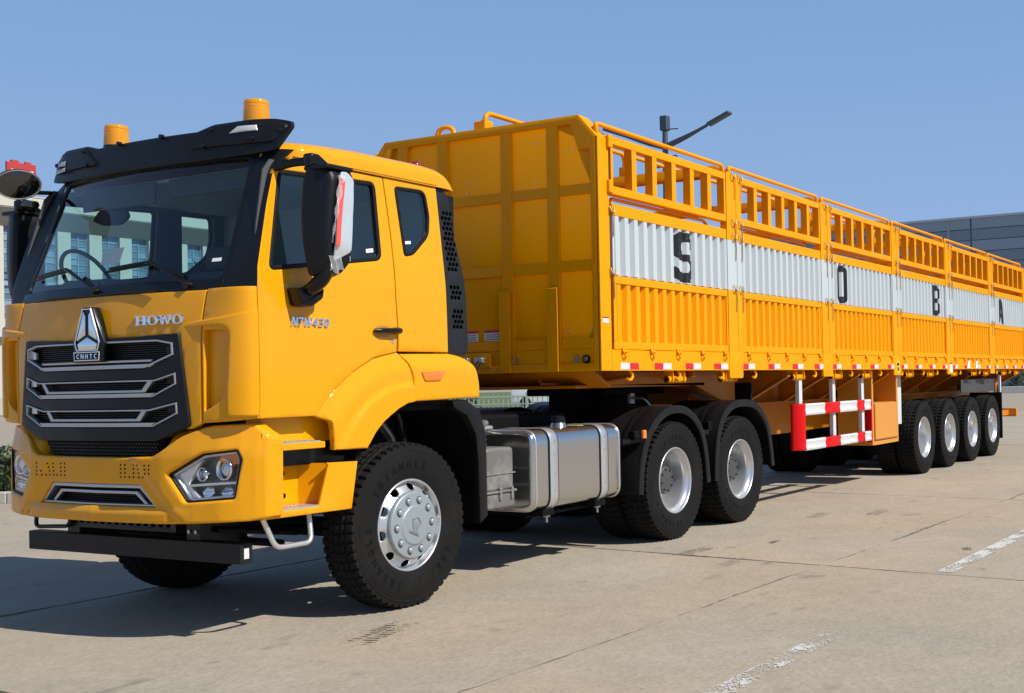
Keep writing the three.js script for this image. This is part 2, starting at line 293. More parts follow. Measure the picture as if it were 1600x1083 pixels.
function markMap(s, tread) {
  const a = noiseGrid(64, s), b = noiseGrid(256, s + 1);
  return dataTex(256, (u, v) => { const e = Math.min(u, 1 - u, v, 1 - v), n = a(u * 14, v * 9) * 0.45 + b(u * 160, v * 70) * 0.55; const q = tread ? ((u * 14 + (v > 0.5 ? 0.5 : 0)) % 1 < 0.45 ? 0.16 : -0.2) + (Math.abs(v - 0.5) < 0.06 ? -0.2 : 0) : 0.1; return [n + q - 0.4 * smooth(0.3, 0.0, e) - 0.22 > 0.30 ? 1 : 0]; });
}
for (const [x, z, L, W, r, s, tr, lab] of [[0.80, 1.55, 0.75, 0.24, 0.25, 101, 1, 'faint dark tyre print in front of the steered wheel'], [4.35, 1.75, 0.7, 0.2, -0.05, 103, 1, 'faint tyre print on the joint beside the front drive wheel'], [3.95, 2.30, 0.55, 0.16, 0.1, 105, 1, 'faint tyre print just right of the other one on the joint'], [7.1, 1.75, 0.6, 0.2, 0.05, 107, 1, 'faint tyre print on the yard beyond the rear drive wheel'], [7.55, 2.25, 0.7, 0.2, 0.05, 109, 1, 'faint dark tyre print in the middle of the yard on the right'], [5.25, 3.85, 0.22, 0.1, 0.3, 111, 0, 'dark oil spot on the joint beside the right lane dash'], [5.1, 2.15, 0.25, 0.08, 0.1, 113, 0, 'small dark oil spot left of the long joint']]) {
  const m = mesh('tyre_mark', [new THREE.PlaneGeometry(L, W).rotateX(-Math.PI / 2)], new THREE.MeshStandardMaterial({ color: lin(tr ? 0.30 : 0.14, tr ? 0.255 : 0.12, tr ? 0.20 : 0.10), roughness: 0.9, alphaMap: markMap(s, tr), alphaTest: 0.5 }), scene);
  m.name = numbered('tyre_mark'); m.position.set(x, 0.004, z); m.rotation.y = r; m.userData.kind = 'structure'; tag(m, lab);
}
// ------------------------------------------------------------------ far setting
{ // office block behind the truck, seen past the left edge and through the cab windows
  const b = thing('office_building', 'cream office block with blue window bays seen beyond the cab', 'building', [45.6, 0, -75]);
  b.rotation.y = -0.035;
  const wall = std([0.50, 0.485, 0.43], 0.85), grey = std([0.30, 0.30, 0.275], 0.8), blue = phy([0.13, 0.20, 0.27], 0.08, { clearcoat: 1, clearcoatRoughness: 0.02 }), blue2 = phy([0.22, 0.31, 0.39], 0.1, { clearcoat: 1 }), blue3 = phy([0.09, 0.14, 0.18], 0.08, { clearcoat: 1 }), fr = std([0.28, 0.36, 0.42], 0.5), dk = std([0.05, 0.05, 0.055], 0.8), base = std([0.4, 0.37, 0.33], 0.85);
  const x0 = -10, n = 12, pitch = 2.44, w = 1.45;
  mesh('wall', [box(x0, 32, 0.02, 15, -14, -0.6), box(x0, 32, 5.5, 6.73, -0.6, 0), box(x0, 32, 13.3, 14.4, -0.6, -0.05)], wall, b);
  mesh('parapet', [box(x0 - 0.4, 32.4, 14.5, 15.28, -0.5, 1.25), box(x0 - 0.45, 32.45, 15.28, 15.36, -0.55, 1.3)], wall, b);
  mesh('soffit', [flip(beam([[0, 13.28], [0, 14.5], [1.2, 14.5], [1.2, 14.42]], 0, 42.4, { bevel: 0 }).rotateY(Math.PI / 2).scale(1, 1, -1).translate(x0 - 0.2, 0, 0))], grey, b);
  const gw = new THREE.BoxGeometry(1, 1, 0.03);
  for (let k = -4; k < 13; k++) {
    const a = 0.08 + k * pitch;
    mesh('pilaster', [box(a + w, a + pitch, 6.73, 13.3, -0.6, 0)], wall, b);
    const wn = mesh('window', [box(a, a + 0.05, 6.73, 13.28, -0.42, -0.28), box(a + w - 0.05, a + w, 6.73, 13.28, -0.42, -0.28), box(a + w / 2 - 0.03, a + w / 2 + 0.03, 6.73, 13.28, -0.42, -0.27), ...[0, 1, 2, 3, 4, 5, 6, 7, 8, 9, 10, 11, 12, 13, 14].map(r => box(a + 0.05, a + w - 0.05, 6.73 + r * 0.465, 6.77 + r * 0.465, -0.42, -0.29))], fr, b);
    const rows = k < -1 || k > 7 ? 0 : 14;
    if (!rows) { mesh('pane', [box(a + 0.05, a + w - 0.05, 6.75, 13.26, -0.4, -0.37)], blue, wn); continue; }
    for (let c = 0; c < 2; c++) for (let r = 0; r < rows; r++) {
      const q = rnd(), p = new THREE.Mesh(gw, q < 0.45 ? blue : q < 0.8 ? blue2 : blue3); p.name = 'pane';
      p.scale.set(w / 2 - 0.08, 0.42, 1); p.position.set(a + 0.04 + w / 4 + c * (w / 2 - 0.03), 6.77 + r * 0.465 + 0.212, -0.36);
      p.rotation.y = rr(-0.015, 0.015); if (rnd() < 0.1) { p.rotation.x = -0.35; p.position.z += 0.12; }
      p.castShadow = p.receiveShadow = true; wn.add(p);
    }
  }
  mesh('ground_floor', [box(x0, 32, 0.02, 5.5, -5, -4.4)], dk, b);
  each('column', [-9, -4, 1, 6, 11, 16, 21, 26, 31].map(x => box(x, x + 0.7, 0.02, 5.5, -1, -0.3)), base, b);
  mesh('plinth', [box(x0, 32, 0.02, 1.2, -0.35, -0.1)], base, b);
  // red roof sign on legs
  const s = thing('rooftop_sign', 'red sign board on legs on the cream office roof', 'sign', [46.3, 15.4, -75.6]);
  mesh('sign_board', [box(0, 2.15, 0.9, 2.55, -0.1, 0.1, 0.04), box(0.35, 0.9, 2.55, 2.7, -0.08, 0.08), box(1.35, 1.8, 2.55, 2.68, -0.08, 0.08)], std([0.42, 0.03, 0.035], 0.6), s);
  each('sign_leg', [box(0.2, 0.27, 0, 0.9, -0.04, 0.04), box(1.8, 1.87, 0, 0.9, -0.04, 0.04)], M.greyBox, s);
  mesh('letter_strip', [[0.3, 0.28], [0.66, 0.24], [0.98, 0.3], [1.36, 0.26], [1.7, 0.22]].map(([x, w]) => box(x, x + w, 1.75, 2.05, 0.1, 0.13)), std([0.75, 0.72, 0.7], 0.6), s);
  mesh('lower_panel', [box(1.35, 2.1, 0.02, 0.75, -0.06, 0.06, 0.1)], std([0.42, 0.03, 0.035], 0.6), s);
}
{ // grey clad warehouse on the right
  const b = thing('warehouse', 'long slate grey clad warehouse beyond the end of the trailer', 'warehouse', [110, 0, -46.5]);
  const cl = [[0.21, 0.265, 0.33], [0.225, 0.28, 0.345], [0.20, 0.255, 0.315]].map(c => std(c, 0.55, 0.1)), tr = std([0.5, 0.54, 0.58], 0.5), lt = std([0.27, 0.33, 0.40], 0.5, 0.1);
  mesh('wall', [box(0.2, 60, 0, 16.8, 0, 90)], cl[0], b);
  mesh('roof_trim', [box(-0.25, 60, 16.75, 16.95, -0.2, 90.2)], tr, b);
  for (let j = 0; j < 4; j++) for (let r = 0; r < 15; r++) {
    const y0 = 0.3 + r * 1.1, light = r === 12 || r === 14;
    mesh('cladding_panel', [box(0.02 - (light ? 0.06 : 0), 0.2, y0 + 0.03, y0 + 1.07, j * 22.5 + 0.06, j * 22.5 + 22.4, 0.02)], light ? lt : cl[(j * 7 + r * 5) % 3], b);
  }
  for (let j = 1; j < 8; j++) mesh('seam_cover', [box(-0.08, 0.1, 0.2, 16.7, j * 11.25 - 2.4, j * 11.25 - 2.1)], lt, b);
}
{ // double-arm street lamp behind the trailer
  const l = thing('street_lamp', 'dark grey double-arm street lamp rising behind the trailer', 'street lamp', [28.3, 0, -12]);
  const m = std([0.075, 0.09, 0.115], 0.45, 0.3);
  mesh('pole', [cylY(0.15, 0.085, 0, 9.75, 0, 0, 14), cylY(0.24, 0.24, 0, 0.06, 0, 0, 14)], m, l);
  mesh('pole_cap', [box(-0.13, 0.13, 9.45, 9.92, -0.13, 0.13, 0.03), tube([[0, 9.5, 0], [0.06, 9.48, 0.45]], 0.02)], m, l);
  for (const s of [1, -1]) {
    mesh('arm', [tube([[0, 8.95, 0.05 * s], [0.02, 9.2, 0.85 * s], [0.04, 9.46, 1.5 * s]], t => 0.10 - 0.05 * t, { n: 3, f: 0.5 })], m, l);
    const h = mesh('lamp_head', [box(-0.14, 0.16, -0.05, 0.05, -0.42, 0.42, 0.04)], m, l); h.position.set(0.045, 9.62, 1.92 * s); h.rotation.x = -0.37 * s;
    mesh('bracket', [tube([[0, 8.62, 0.1 * s], [0, 8.62, 0.42 * s], [0, 8.3, 0.42 * s], [0, 8.3, 0.1 * s]], 0.02, { seg: 5 })], m, l);
  }
}
const RX = 0.4649, RZ = 0.8851;                       // direction across the view
{ // white and green railings of the green area
  const pale = std([0.30, 0.36, 0.29], 0.6);
  const rail = (c, L, h, lab) => {
    const f = thing('railing_fence', lab, 'fence', [c[0], 0, c[1]]); f.rotation.y = -Math.atan2(RZ, RX);
    mesh('top_rail', [box(-L, L, h - 0.05, h, -0.03, 0.03)], pale, f); mesh('mid_rail', [box(-L, L, h - 0.28, h - 0.24, -0.025, 0.025)], pale, f); mesh('bottom_rail', [box(-L, L, 0.14, 0.19, -0.025, 0.025)], pale, f);
    const pg = box(-0.016, 0.016, 0.1, h + 0.03, -0.016, 0.016), gs = [], N = Math.round(2 * L / 0.16);
    for (let i = 0; i < N; i++) gs.push(pg.clone().translate(-L + (i + 0.5) * 2 * L / N, 0, 0));
    mesh('picket', gs, pale, f).userData.kind = 'stuff';
    const po = box(-0.04, 0.04, 0, h + 0.1, -0.04, 0.04); for (let i = 0; i <= Math.round(L); i++) { const m = new THREE.Mesh(po, pale); m.name = 'post'; m.position.x = -L + i * 2; f.add(m); }
  };
  rail([26.2, -17.3], 7, 1.08, 'pale green railing glimpsed under the trailer behind the cab');
  rail([47.5, -78.6], 8, 1.1, 'pale green railing in front of the cream office block');
}
// leafy plants: clumps of small leaf faces
function leafMesh(name, parent, pts, size, cols) {
  const P = [], C = []; const c = new THREE.Color();
  for (const [x, y, z] of pts) {
    const n = V(rr(-1, 1), rr(-0.2, 1), rr(-1, 1)).normalize(), t = V(rr(-1, 1), rr(-1, 1), rr(-1, 1)).cross(n).normalize(), b = V().crossVectors(n, t), s = size * rr(0.6, 1.3), k = cols[Math.floor(rnd() * cols.length)], q = rr(0.75, 1.2);
    const p = [t.clone().multiplyScalar(s), b.clone().multiplyScalar(s * 0.45).addScaledVector(n, s * 0.1), t.clone().multiplyScalar(-s), b.clone().multiplyScalar(-s * 0.45).addScaledVector(n, s * 0.1)].map(v => v.add(V(x, y, z)));
    for (const i of [0, 1, 2, 0, 2, 3]) { P.push(p[i].x, p[i].y, p[i].z); C.push(k[0] * q, k[1] * q, k[2] * q); }
  }
  const g = new THREE.BufferGeometry(); g.setAttribute('position', new THREE.Float32BufferAttribute(P, 3)); g.setAttribute('color', new THREE.Float32BufferAttribute(C, 3)); g.computeVertexNormals();
  const m = new THREE.Mesh(g, new THREE.MeshPhysicalMaterial({ vertexColors: true, roughness: 0.7, transmission: 0.25, thickness: 0, side: THREE.DoubleSide })); m.name = name; m.castShadow = m.receiveShadow = true; parent.add(m); return m;
}
{ // kerbed island with a clipped hedge
  const rot = -Math.atan2(RZ, RX);
  const k = mesh('kerb', [0, 1, 2, 3, 4, 5, 6, 7, 8, 9, 10, 11].map(i => box(-6 + i, -5.006 + i, -0.01, 0.15, -0.16, 0, 0.02)), std([0.42, 0.40, 0.36], 0.85), scene);
  k.position.set(5.15, 0, -9.15); k.rotation.y = rot; k.userData.kind = 'structure'; tag(k, 'pale stone kerb edging the planting island');
  const soil = mesh('planting_bed', [box(-6, 6, -0.01, 0.1, -1.6, -0.17)], std([0.09, 0.07, 0.05], 0.95), scene);
  soil.position.copy(k.position); soil.rotation.y = rot; soil.userData.kind = 'structure'; tag(soil, 'dark soil of the planting island behind the kerb');
  const h = thing('hedge', 'clipped green hedge behind the kerb at the left edge', 'hedge', [5.15, 0.1, -9.15]); h.rotation.y = rot;
  const pts = []; for (let i = 0; i < 9000; i++) { const x = rr(-5.8, 5.8), top = 0.60 + 0.05 * Math.sin(x * 5) + 0.04 * Math.sin(x * 13 + 1); const side = rnd(); const y = side < 0.4 ? top + rr(-0.07, 0.03) : rr(0.03, top); const z = side < 0.4 ? rr(-1.25, -0.3) : side < 0.8 ? -0.3 + rr(-0.09, 0.05) + 0.04 * Math.sin(x * 7 + y * 6) : -1.25 + rr(-0.05, 0.08); pts.push([x, y, z]); }
  leafMesh('foliage', h, pts, 0.045, [[0.05, 0.085, 0.02], [0.07, 0.11, 0.03], [0.035, 0.06, 0.018]]);
  const st = []; for (let i = 0; i < 40; i++) { const x = -5.7 + i * 0.29; st.push(tube([[x, 0, -0.75], [x + rr(-0.1, 0.1), 0.5, -0.75 + rr(-0.3, 0.3)]], 0.012, { seg: 5 })); }
  mesh('stem', [st, box(-5.75, 5.75, 0.05, 0.48, -1.15, -0.42)], std([0.02, 0.022, 0.012], 0.95), h);
  for (const [x, z, hh, lab] of [[48.9, -79.5, 2.6, 'brownish young tree standing before the office block'], [28.5, -21, 2.3, 'slim young tree by the railing under the trailer front'], [95, -16.5, 2.2, 'dark green shrub by the warehouse at the right edge'], [99, -19.5, 2.0, 'mid green shrub second from the right edge by the warehouse']]) {
    const t = thing('small_tree', lab, 'tree', [x, 0, z]);
    mesh('trunk', [tube([[0, 0, 0], [0.05, hh * 0.4, 0.03], [0, hh * 0.75, 0]], u => 0.07 - 0.04 * u, { seg: 7 }), tube([[0.04, hh * 0.4, 0.02], [0.4, hh * 0.8, 0.2]], 0.025, { seg: 5 }), tube([[0.04, hh * 0.45, 0.02], [-0.35, hh * 0.85, -0.25]], 0.025, { seg: 5 })], std([0.08, 0.06, 0.045], 0.9), t);
    const q = []; for (let i = 0; i < 900; i++) { const a = rr(0, 6.28), r = Math.pow(rnd(), 0.6) * hh * 0.42, f = rr(0, 6.28); q.push([Math.cos(a) * r, hh * (x > 90 ? 0.45 : 0.62) + Math.sin(f) * r * (x > 90 ? 1 : 0.8), Math.sin(a) * r]); }
    leafMesh('crown', t, q, 0.11, x === 48.9 ? [[0.09, 0.06, 0.03], [0.06, 0.06, 0.025]] : [[0.04, 0.07, 0.02], [0.06, 0.1, 0.03], [0.03, 0.05, 0.016]]);
  }
  const kr = mesh('kerb', [box(-9, 9, 0, 0.5, -0.3, 0, 0.03)], std([0.55, 0.54, 0.5], 0.85), scene);
  kr.name = 'kerb_001'; kr.position.set(86, 0, -14.6); kr.rotation.y = rot - 0.35; kr.userData.kind = 'structure'; tag(kr, 'long pale kerb wall in front of the shrubs at the right edge');
  const gl = mesh('lawn', [new THREE.PlaneGeometry(26, 190).rotateX(-Math.PI / 2)], std([0.10, 0.13, 0.05], 0.95), scene); gl.position.set(103, 0.01, -74); gl.rotation.y = -0.93; gl.userData.kind = 'structure'; tag(gl, 'strip of lawn behind the pale green railing');
}
{ // white van far behind, glimpsed under the trailer front
  const v = thing('parked_van', 'white van far behind, glimpsed under the front of the trailer', 'van', [56.5, 0, -36.5]); v.rotation.y = -Math.atan2(RZ, RX);
  const w = phy([0.78, 0.79, 0.8], 0.35, { clearcoat: 0.8 });
  mesh('body', [beam([[-2.4, 0.3], [2.3, 0.3], [2.42, 0.75], [1.75, 1.05], [1.0, 1.85], [-2.3, 1.9], [-2.42, 1.7]], -0.85, 0.85, { bevel: 0.06 })], w, v);
  mesh('window', [beam([[-2.0, 1.15], [1.35, 1.15], [0.9, 1.7], [-2.0, 1.72]], 0.852, 0.862, { bevel: 0.002 })], M.satin, v);
  for (const x of [-1.5, 1.5]) mesh('wheel', [cylZ(0.33, 0.33, 0.6, 0.88, x, 0.33, 24)], M.rubber, v);
  mesh('bumper', [box(2.3, 2.5, 0.3, 0.55, -0.8, 0.8, 0.04)], M.plastic, v);
}
// ------------------------------------------------------------------ wheels (shared): axle along z, outer side +z, centre at the origin
const TR = 0.547, TH = 0.15;                           // tyre radius and half width
function tyreGeo(lug) {
  const NT = 336, prof = [];                            // sidewall and crown profile [radius, z]
  const side = [[0.292, -0.115], [0.300, -0.128], [0.325, -0.140], [0.37, -0.149], [0.43, -0.152], [0.475, -0.148], [0.490, -0.144], [0.493, -0.1455], [0.505, -0.1435], [0.508, -0.140]];
  for (const p of side) prof.push([...p, 0]);
  const crown = []; for (let i = 0; i <= 30; i++) { const z = -0.132 + 0.264 * i / 30; crown.push([TR - 0.012 * Math.pow(Math.abs(z) / 0.132, 4), z, 1]); }
  prof.push([0.524, -0.138, 2], [0.536, -0.1365, 2], ...crown, [0.536, 0.1365, 2], [0.524, 0.138, 2]);
  for (const p of [...side].reverse()) prof.push([p[0], -p[1], 0]);
  const K = prof.length, pos = [], idx = [];
  for (let t = 0; t <= NT; t++) {
    const a = t / NT * 2 * Math.PI, ph = t % NT;
    for (const [r, z, k] of prof) {
      let R = r;
      if (k) {
        const az = Math.abs(z), per = 6, sh = z > 0 ? 3 : 0, q = (ph + sh + (az > 0.075 ? Math.round(az * 9) : 0)) % per;
        let cut = 0;
        if (az > 0.082) cut = q < 2 ? 0.017 : 0;                                   // shoulder lugs
        else if (az > 0.070) cut = 0.015;                                           // zigzag groove, outer
        else if (az > 0.030) cut = (ph + Math.round(z * 60) + 12) % per < 1 ? 0.012 : 0;
        else if (az > 0.020) cut = (Math.floor(ph / 3) % 2 ? z > 0 : z < 0) ? 0.014 : 0.010;
        else cut = (ph + 3) % per < 1 ? 0.010 : 0;
        if (k === 2) cut = q < 2 ? (lug ? 0.014 : 0.008) : 0;
        R -= cut;
      }
      pos.push(R * Math.cos(a), R * Math.sin(a), z);
    }
  }
  for (let t = 0; t < NT; t++) for (let k = 0; k < K - 1; k++) { const a = t * K + k, b = a + 1, c = a + K, d = c + 1; idx.push(a, c, b, b, c, d); }
  const g = new THREE.BufferGeometry(); g.setAttribute('position', new THREE.Float32BufferAttribute(pos, 3)); g.setIndex(idx);
  return toCreasedNormals(g.toNonIndexed(), 0.55);
}
const TYRE = tyreGeo(true);
const sidewallRings = join([latheZ([[0.455, 0.1495], [0.4575, 0.1525], [0.46, 0.1495]], 96), latheZ([[0.335, 0.1405], [0.338, 0.1445], [0.341, 0.1415]], 96), latheZ([[0.478, 0.1470], [0.480, 0.1495], [0.482, 0.1470]], 96)]);
function arcText(s, R, a0, da, size) { const out = []; [...s].forEach((ch, i) => { if (ch === ' ') return; const a = a0 - i * da; out.push(textGeo(ch, size, 0.003).translate(0, R, 0).rotateZ(a - Math.PI / 2).translate(0, 0, 0.1505)); }); return out; }
const disc = (r0, r1, z, n, hr, hR) => { // annulus with round holes
  const s = new THREE.Shape(); s.absarc(0, 0, r1, 0, 2 * Math.PI); const h = new THREE.Path(); h.absarc(0, 0, r0, 0, 2 * Math.PI, true); s.holes.push(h);
  return s;
};
// ---- steered wheel: bulging disc with hand holes and a hub cover
function frontWheel(parent, x, z, side, spin) {
  const w = part('wheel', parent); w.position.set(x, 0.539, 0);
  const W = new THREE.Group();
  const add = (n, gs, m) => { const g = join([gs]).rotateZ(spin); return mesh(n, [side > 0 ? g.translate(0, 0, z) : mz(g.translate(0, 0, z))], m, w); };
  add('tyre', [TYRE.clone().translate(0, 0, -0.15).scale(1, 1, 0.91).translate(0, 0, 0.15), sidewallRings.clone()], M.rubber);
  add('tyre_lettering', [arcText('TRIANGLE', 0.405, Math.PI * 0.5 - spin + 0.95, 0.18, 0.052), arcText('L68', 0.405, -0.55 - spin, 0.16, 0.05), arcText('TRIANGLE', 0.405, -1.9 - spin, 0.18, 0.052)], M.rubberText);
  // rim flange and barrel
  add('rim', [latheZ([[0.294, 0.118], [0.302, 0.124], [0.305, 0.132], [0.301, 0.138], [0.293, 0.139], [0.288, 0.130], [0.285, 0.105], [0.280, 0.09], [0.272, 0.05], [0.268, -0.11]], 96)], M.rim);
  const N = 10, HR = 0.252, hr = 0.033;
  // conical disc as a polar grid with holes cut out of it
  const cone = new THREE.Shape(); cone.absarc(0, 0, 0.289, 0, 2 * Math.PI); const ch = new THREE.Path(); ch.absarc(0, 0, 0.20, 0, 2 * Math.PI, true); cone.holes.push(ch);
  for (let k = 0; k < N; k++) { const a = (k + 0.5) / N * 2 * Math.PI, h = new THREE.Path(); h.absellipse(Math.cos(a) * HR, Math.sin(a) * HR, hr * 0.85, hr * 1.05, 0, 2 * Math.PI, true, a); cone.holes.push(h); }
  let g = new THREE.ExtrudeGeometry(cone, { depth: 0.006, bevelEnabled: true, bevelThickness: 0.003, bevelSize: 0.003, bevelSegments: 1, curveSegments: 48 });
  g = refine(g, 0.03); const p = g.attributes.position; for (let i = 0; i < p.count; i++) { const r = Math.hypot(p.getX(i), p.getY(i)), zz = p.getZ(i); p.setZ(i, zz + 0.105 + interp(r, [0.20, 0.215, 0.289], [0.034, 0.030, -0.028])); }
  add('wheel_disc', [toCreasedNormals(g, 0.7)], M.rim);
  add('hole_backing', [latheZ([[0.285, 0.06], [0.20, 0.06]], 48)], M.dark);
  // hub cover
  add('hub_cover', [latheZ([[0.224, 0.128], [0.225, 0.150], [0.220, 0.166], [0.210, 0.170], [0.131, 0.172], [0.127, 0.180], [0.120, 0.182], [0.0005, 0.183]], 96)], M.cap);
  const nut = []; const pits = [];
  for (let k = 0; k < 10; k++) { const a = k / 10 * 2 * Math.PI + 0.16, X = Math.cos(a) * 0.168, Y = Math.sin(a) * 0.168; nut.push(latheZ([[0.021, 0.168], [0.0205, 0.180], [0.015, 0.188], [0.0005, 0.189]], 14).translate(X, Y, 0)); pits.push(latheZ([[0.027, 0.1725], [0.0215, 0.1728]], 18).translate(X, Y, 0)); }
  add('nut', nut, M.cap).userData.kind = 'stuff'; add('nut_recess', pits, std([0.05, 0.055, 0.06], 0.6)).userData.kind = 'stuff';
  const lg = (pts) => beam(pts, 0.181, 0.187, { bevel: 0.001 });
  add('hub_emblem', [lg([[-0.045, 0.03], [0, 0.062], [0.045, 0.03], [0.037, 0.024], [0, 0.05], [-0.037, 0.024]]), lg([[-0.045, 0.022], [-0.006, 0.018], [-0.006, -0.03], [-0.02, -0.03]]), lg([[0.045, 0.022], [0.006, 0.018], [0.006, -0.03], [0.02, -0.03]]), lg([[-0.05, -0.04], [0.05, -0.04], [0.05, -0.062], [-0.05, -0.062]]), textGeo('CNHTC', 0.016, 0.003).translate(0, -0.051, 0.187)].map(q => q.clone().rotateZ(-0.9)), std([0.25, 0.27, 0.28], 0.45, 0.3));
  return w;
}
// ---- dual wheel with a deep dished rim
const dishParts = {};
function dual(parent, x, zc, side, spin, hub) {
  const w = part('wheel', parent); w.position.set(x, 0.539, 0);
  const add = (n, gs, m) => { const g = join([gs]).rotateZ(spin); return mesh(n, [side > 0 ? g.translate(0, 0, zc) : mz(g.translate(0, 0, zc))], m, w); };
  add('tyre', [TYRE.clone(), sidewallRings.clone()], M.rubber);
  add('inner_tyre', [TYRE.clone().translate(0, 0, -0.325)], M.rubber);
  add('rim', [latheZ([[0.294, 0.118], [0.302, 0.124], [0.305, 0.132], [0.302, 0.138], [0.294, 0.139], [0.287, 0.128], [0.283, 0.105], [0.262, 0.095], [0.255, 0.06], [0.246, -0.06], [0.236, -0.11], [0.215, -0.14], [0.15, -0.15], [0.13, -0.15]], 96)], M.rim);
  const holes = []; for (let k = 0; k < 8; k++) { const a = (k + 0.5) / 8 * 2 * Math.PI; holes.push(latheZ([[0.026, -0.1425], [0.0005, -0.142]], 16).translate(Math.cos(a) * 0.198, Math.sin(a) * 0.198, 0)); }
  add('hand_hole', holes, M.dark).userData.kind = 'stuff';
  add('hub', [latheZ(hub ? [[0.19, -0.146], [0.19, -0.125], [0.135, -0.115], [0.130, 0.02], [0.115, 0.042], [0.0005, 0.045]] : [[0.145, -0.148], [0.145, -0.115], [0.10, -0.11], [0.098, -0.05], [0.085, -0.035], [0.0005, -0.03]], 40)], hub ? M.hub : M.silver);
  const nuts = []; for (let k = 0; k < 10; k++) { const a = k / 10 * 2 * Math.PI; nuts.push(cylZ(0.017, 0.014, -0.128, -0.075, Math.cos(a) * (hub ? 0.163 : 0.122), Math.sin(a) * (hub ? 0.163 : 0.122), 6)); }
  add('nut', nuts, hub ? M.greyBox : M.silver).userData.kind = 'stuff';
  if (hub) add('hub_bolt', [0, 1, 2, 3, 4, 5, 6, 7].map(k => cylZ(0.010, 0.009, 0.04, 0.052, Math.cos(k * 0.785) * 0.10, Math.sin(k * 0.785) * 0.10, 6)), M.plastic).userData.kind = 'stuff';
  add('tyre_lettering', [arcText('TRIANGLE', 0.405, Math.PI * 0.5 - spin + 0.7, 0.18, 0.05), arcText('TRIANGLE', 0.405, -1.4 - spin, 0.18, 0.05)], M.rubberText);
  return w;
}
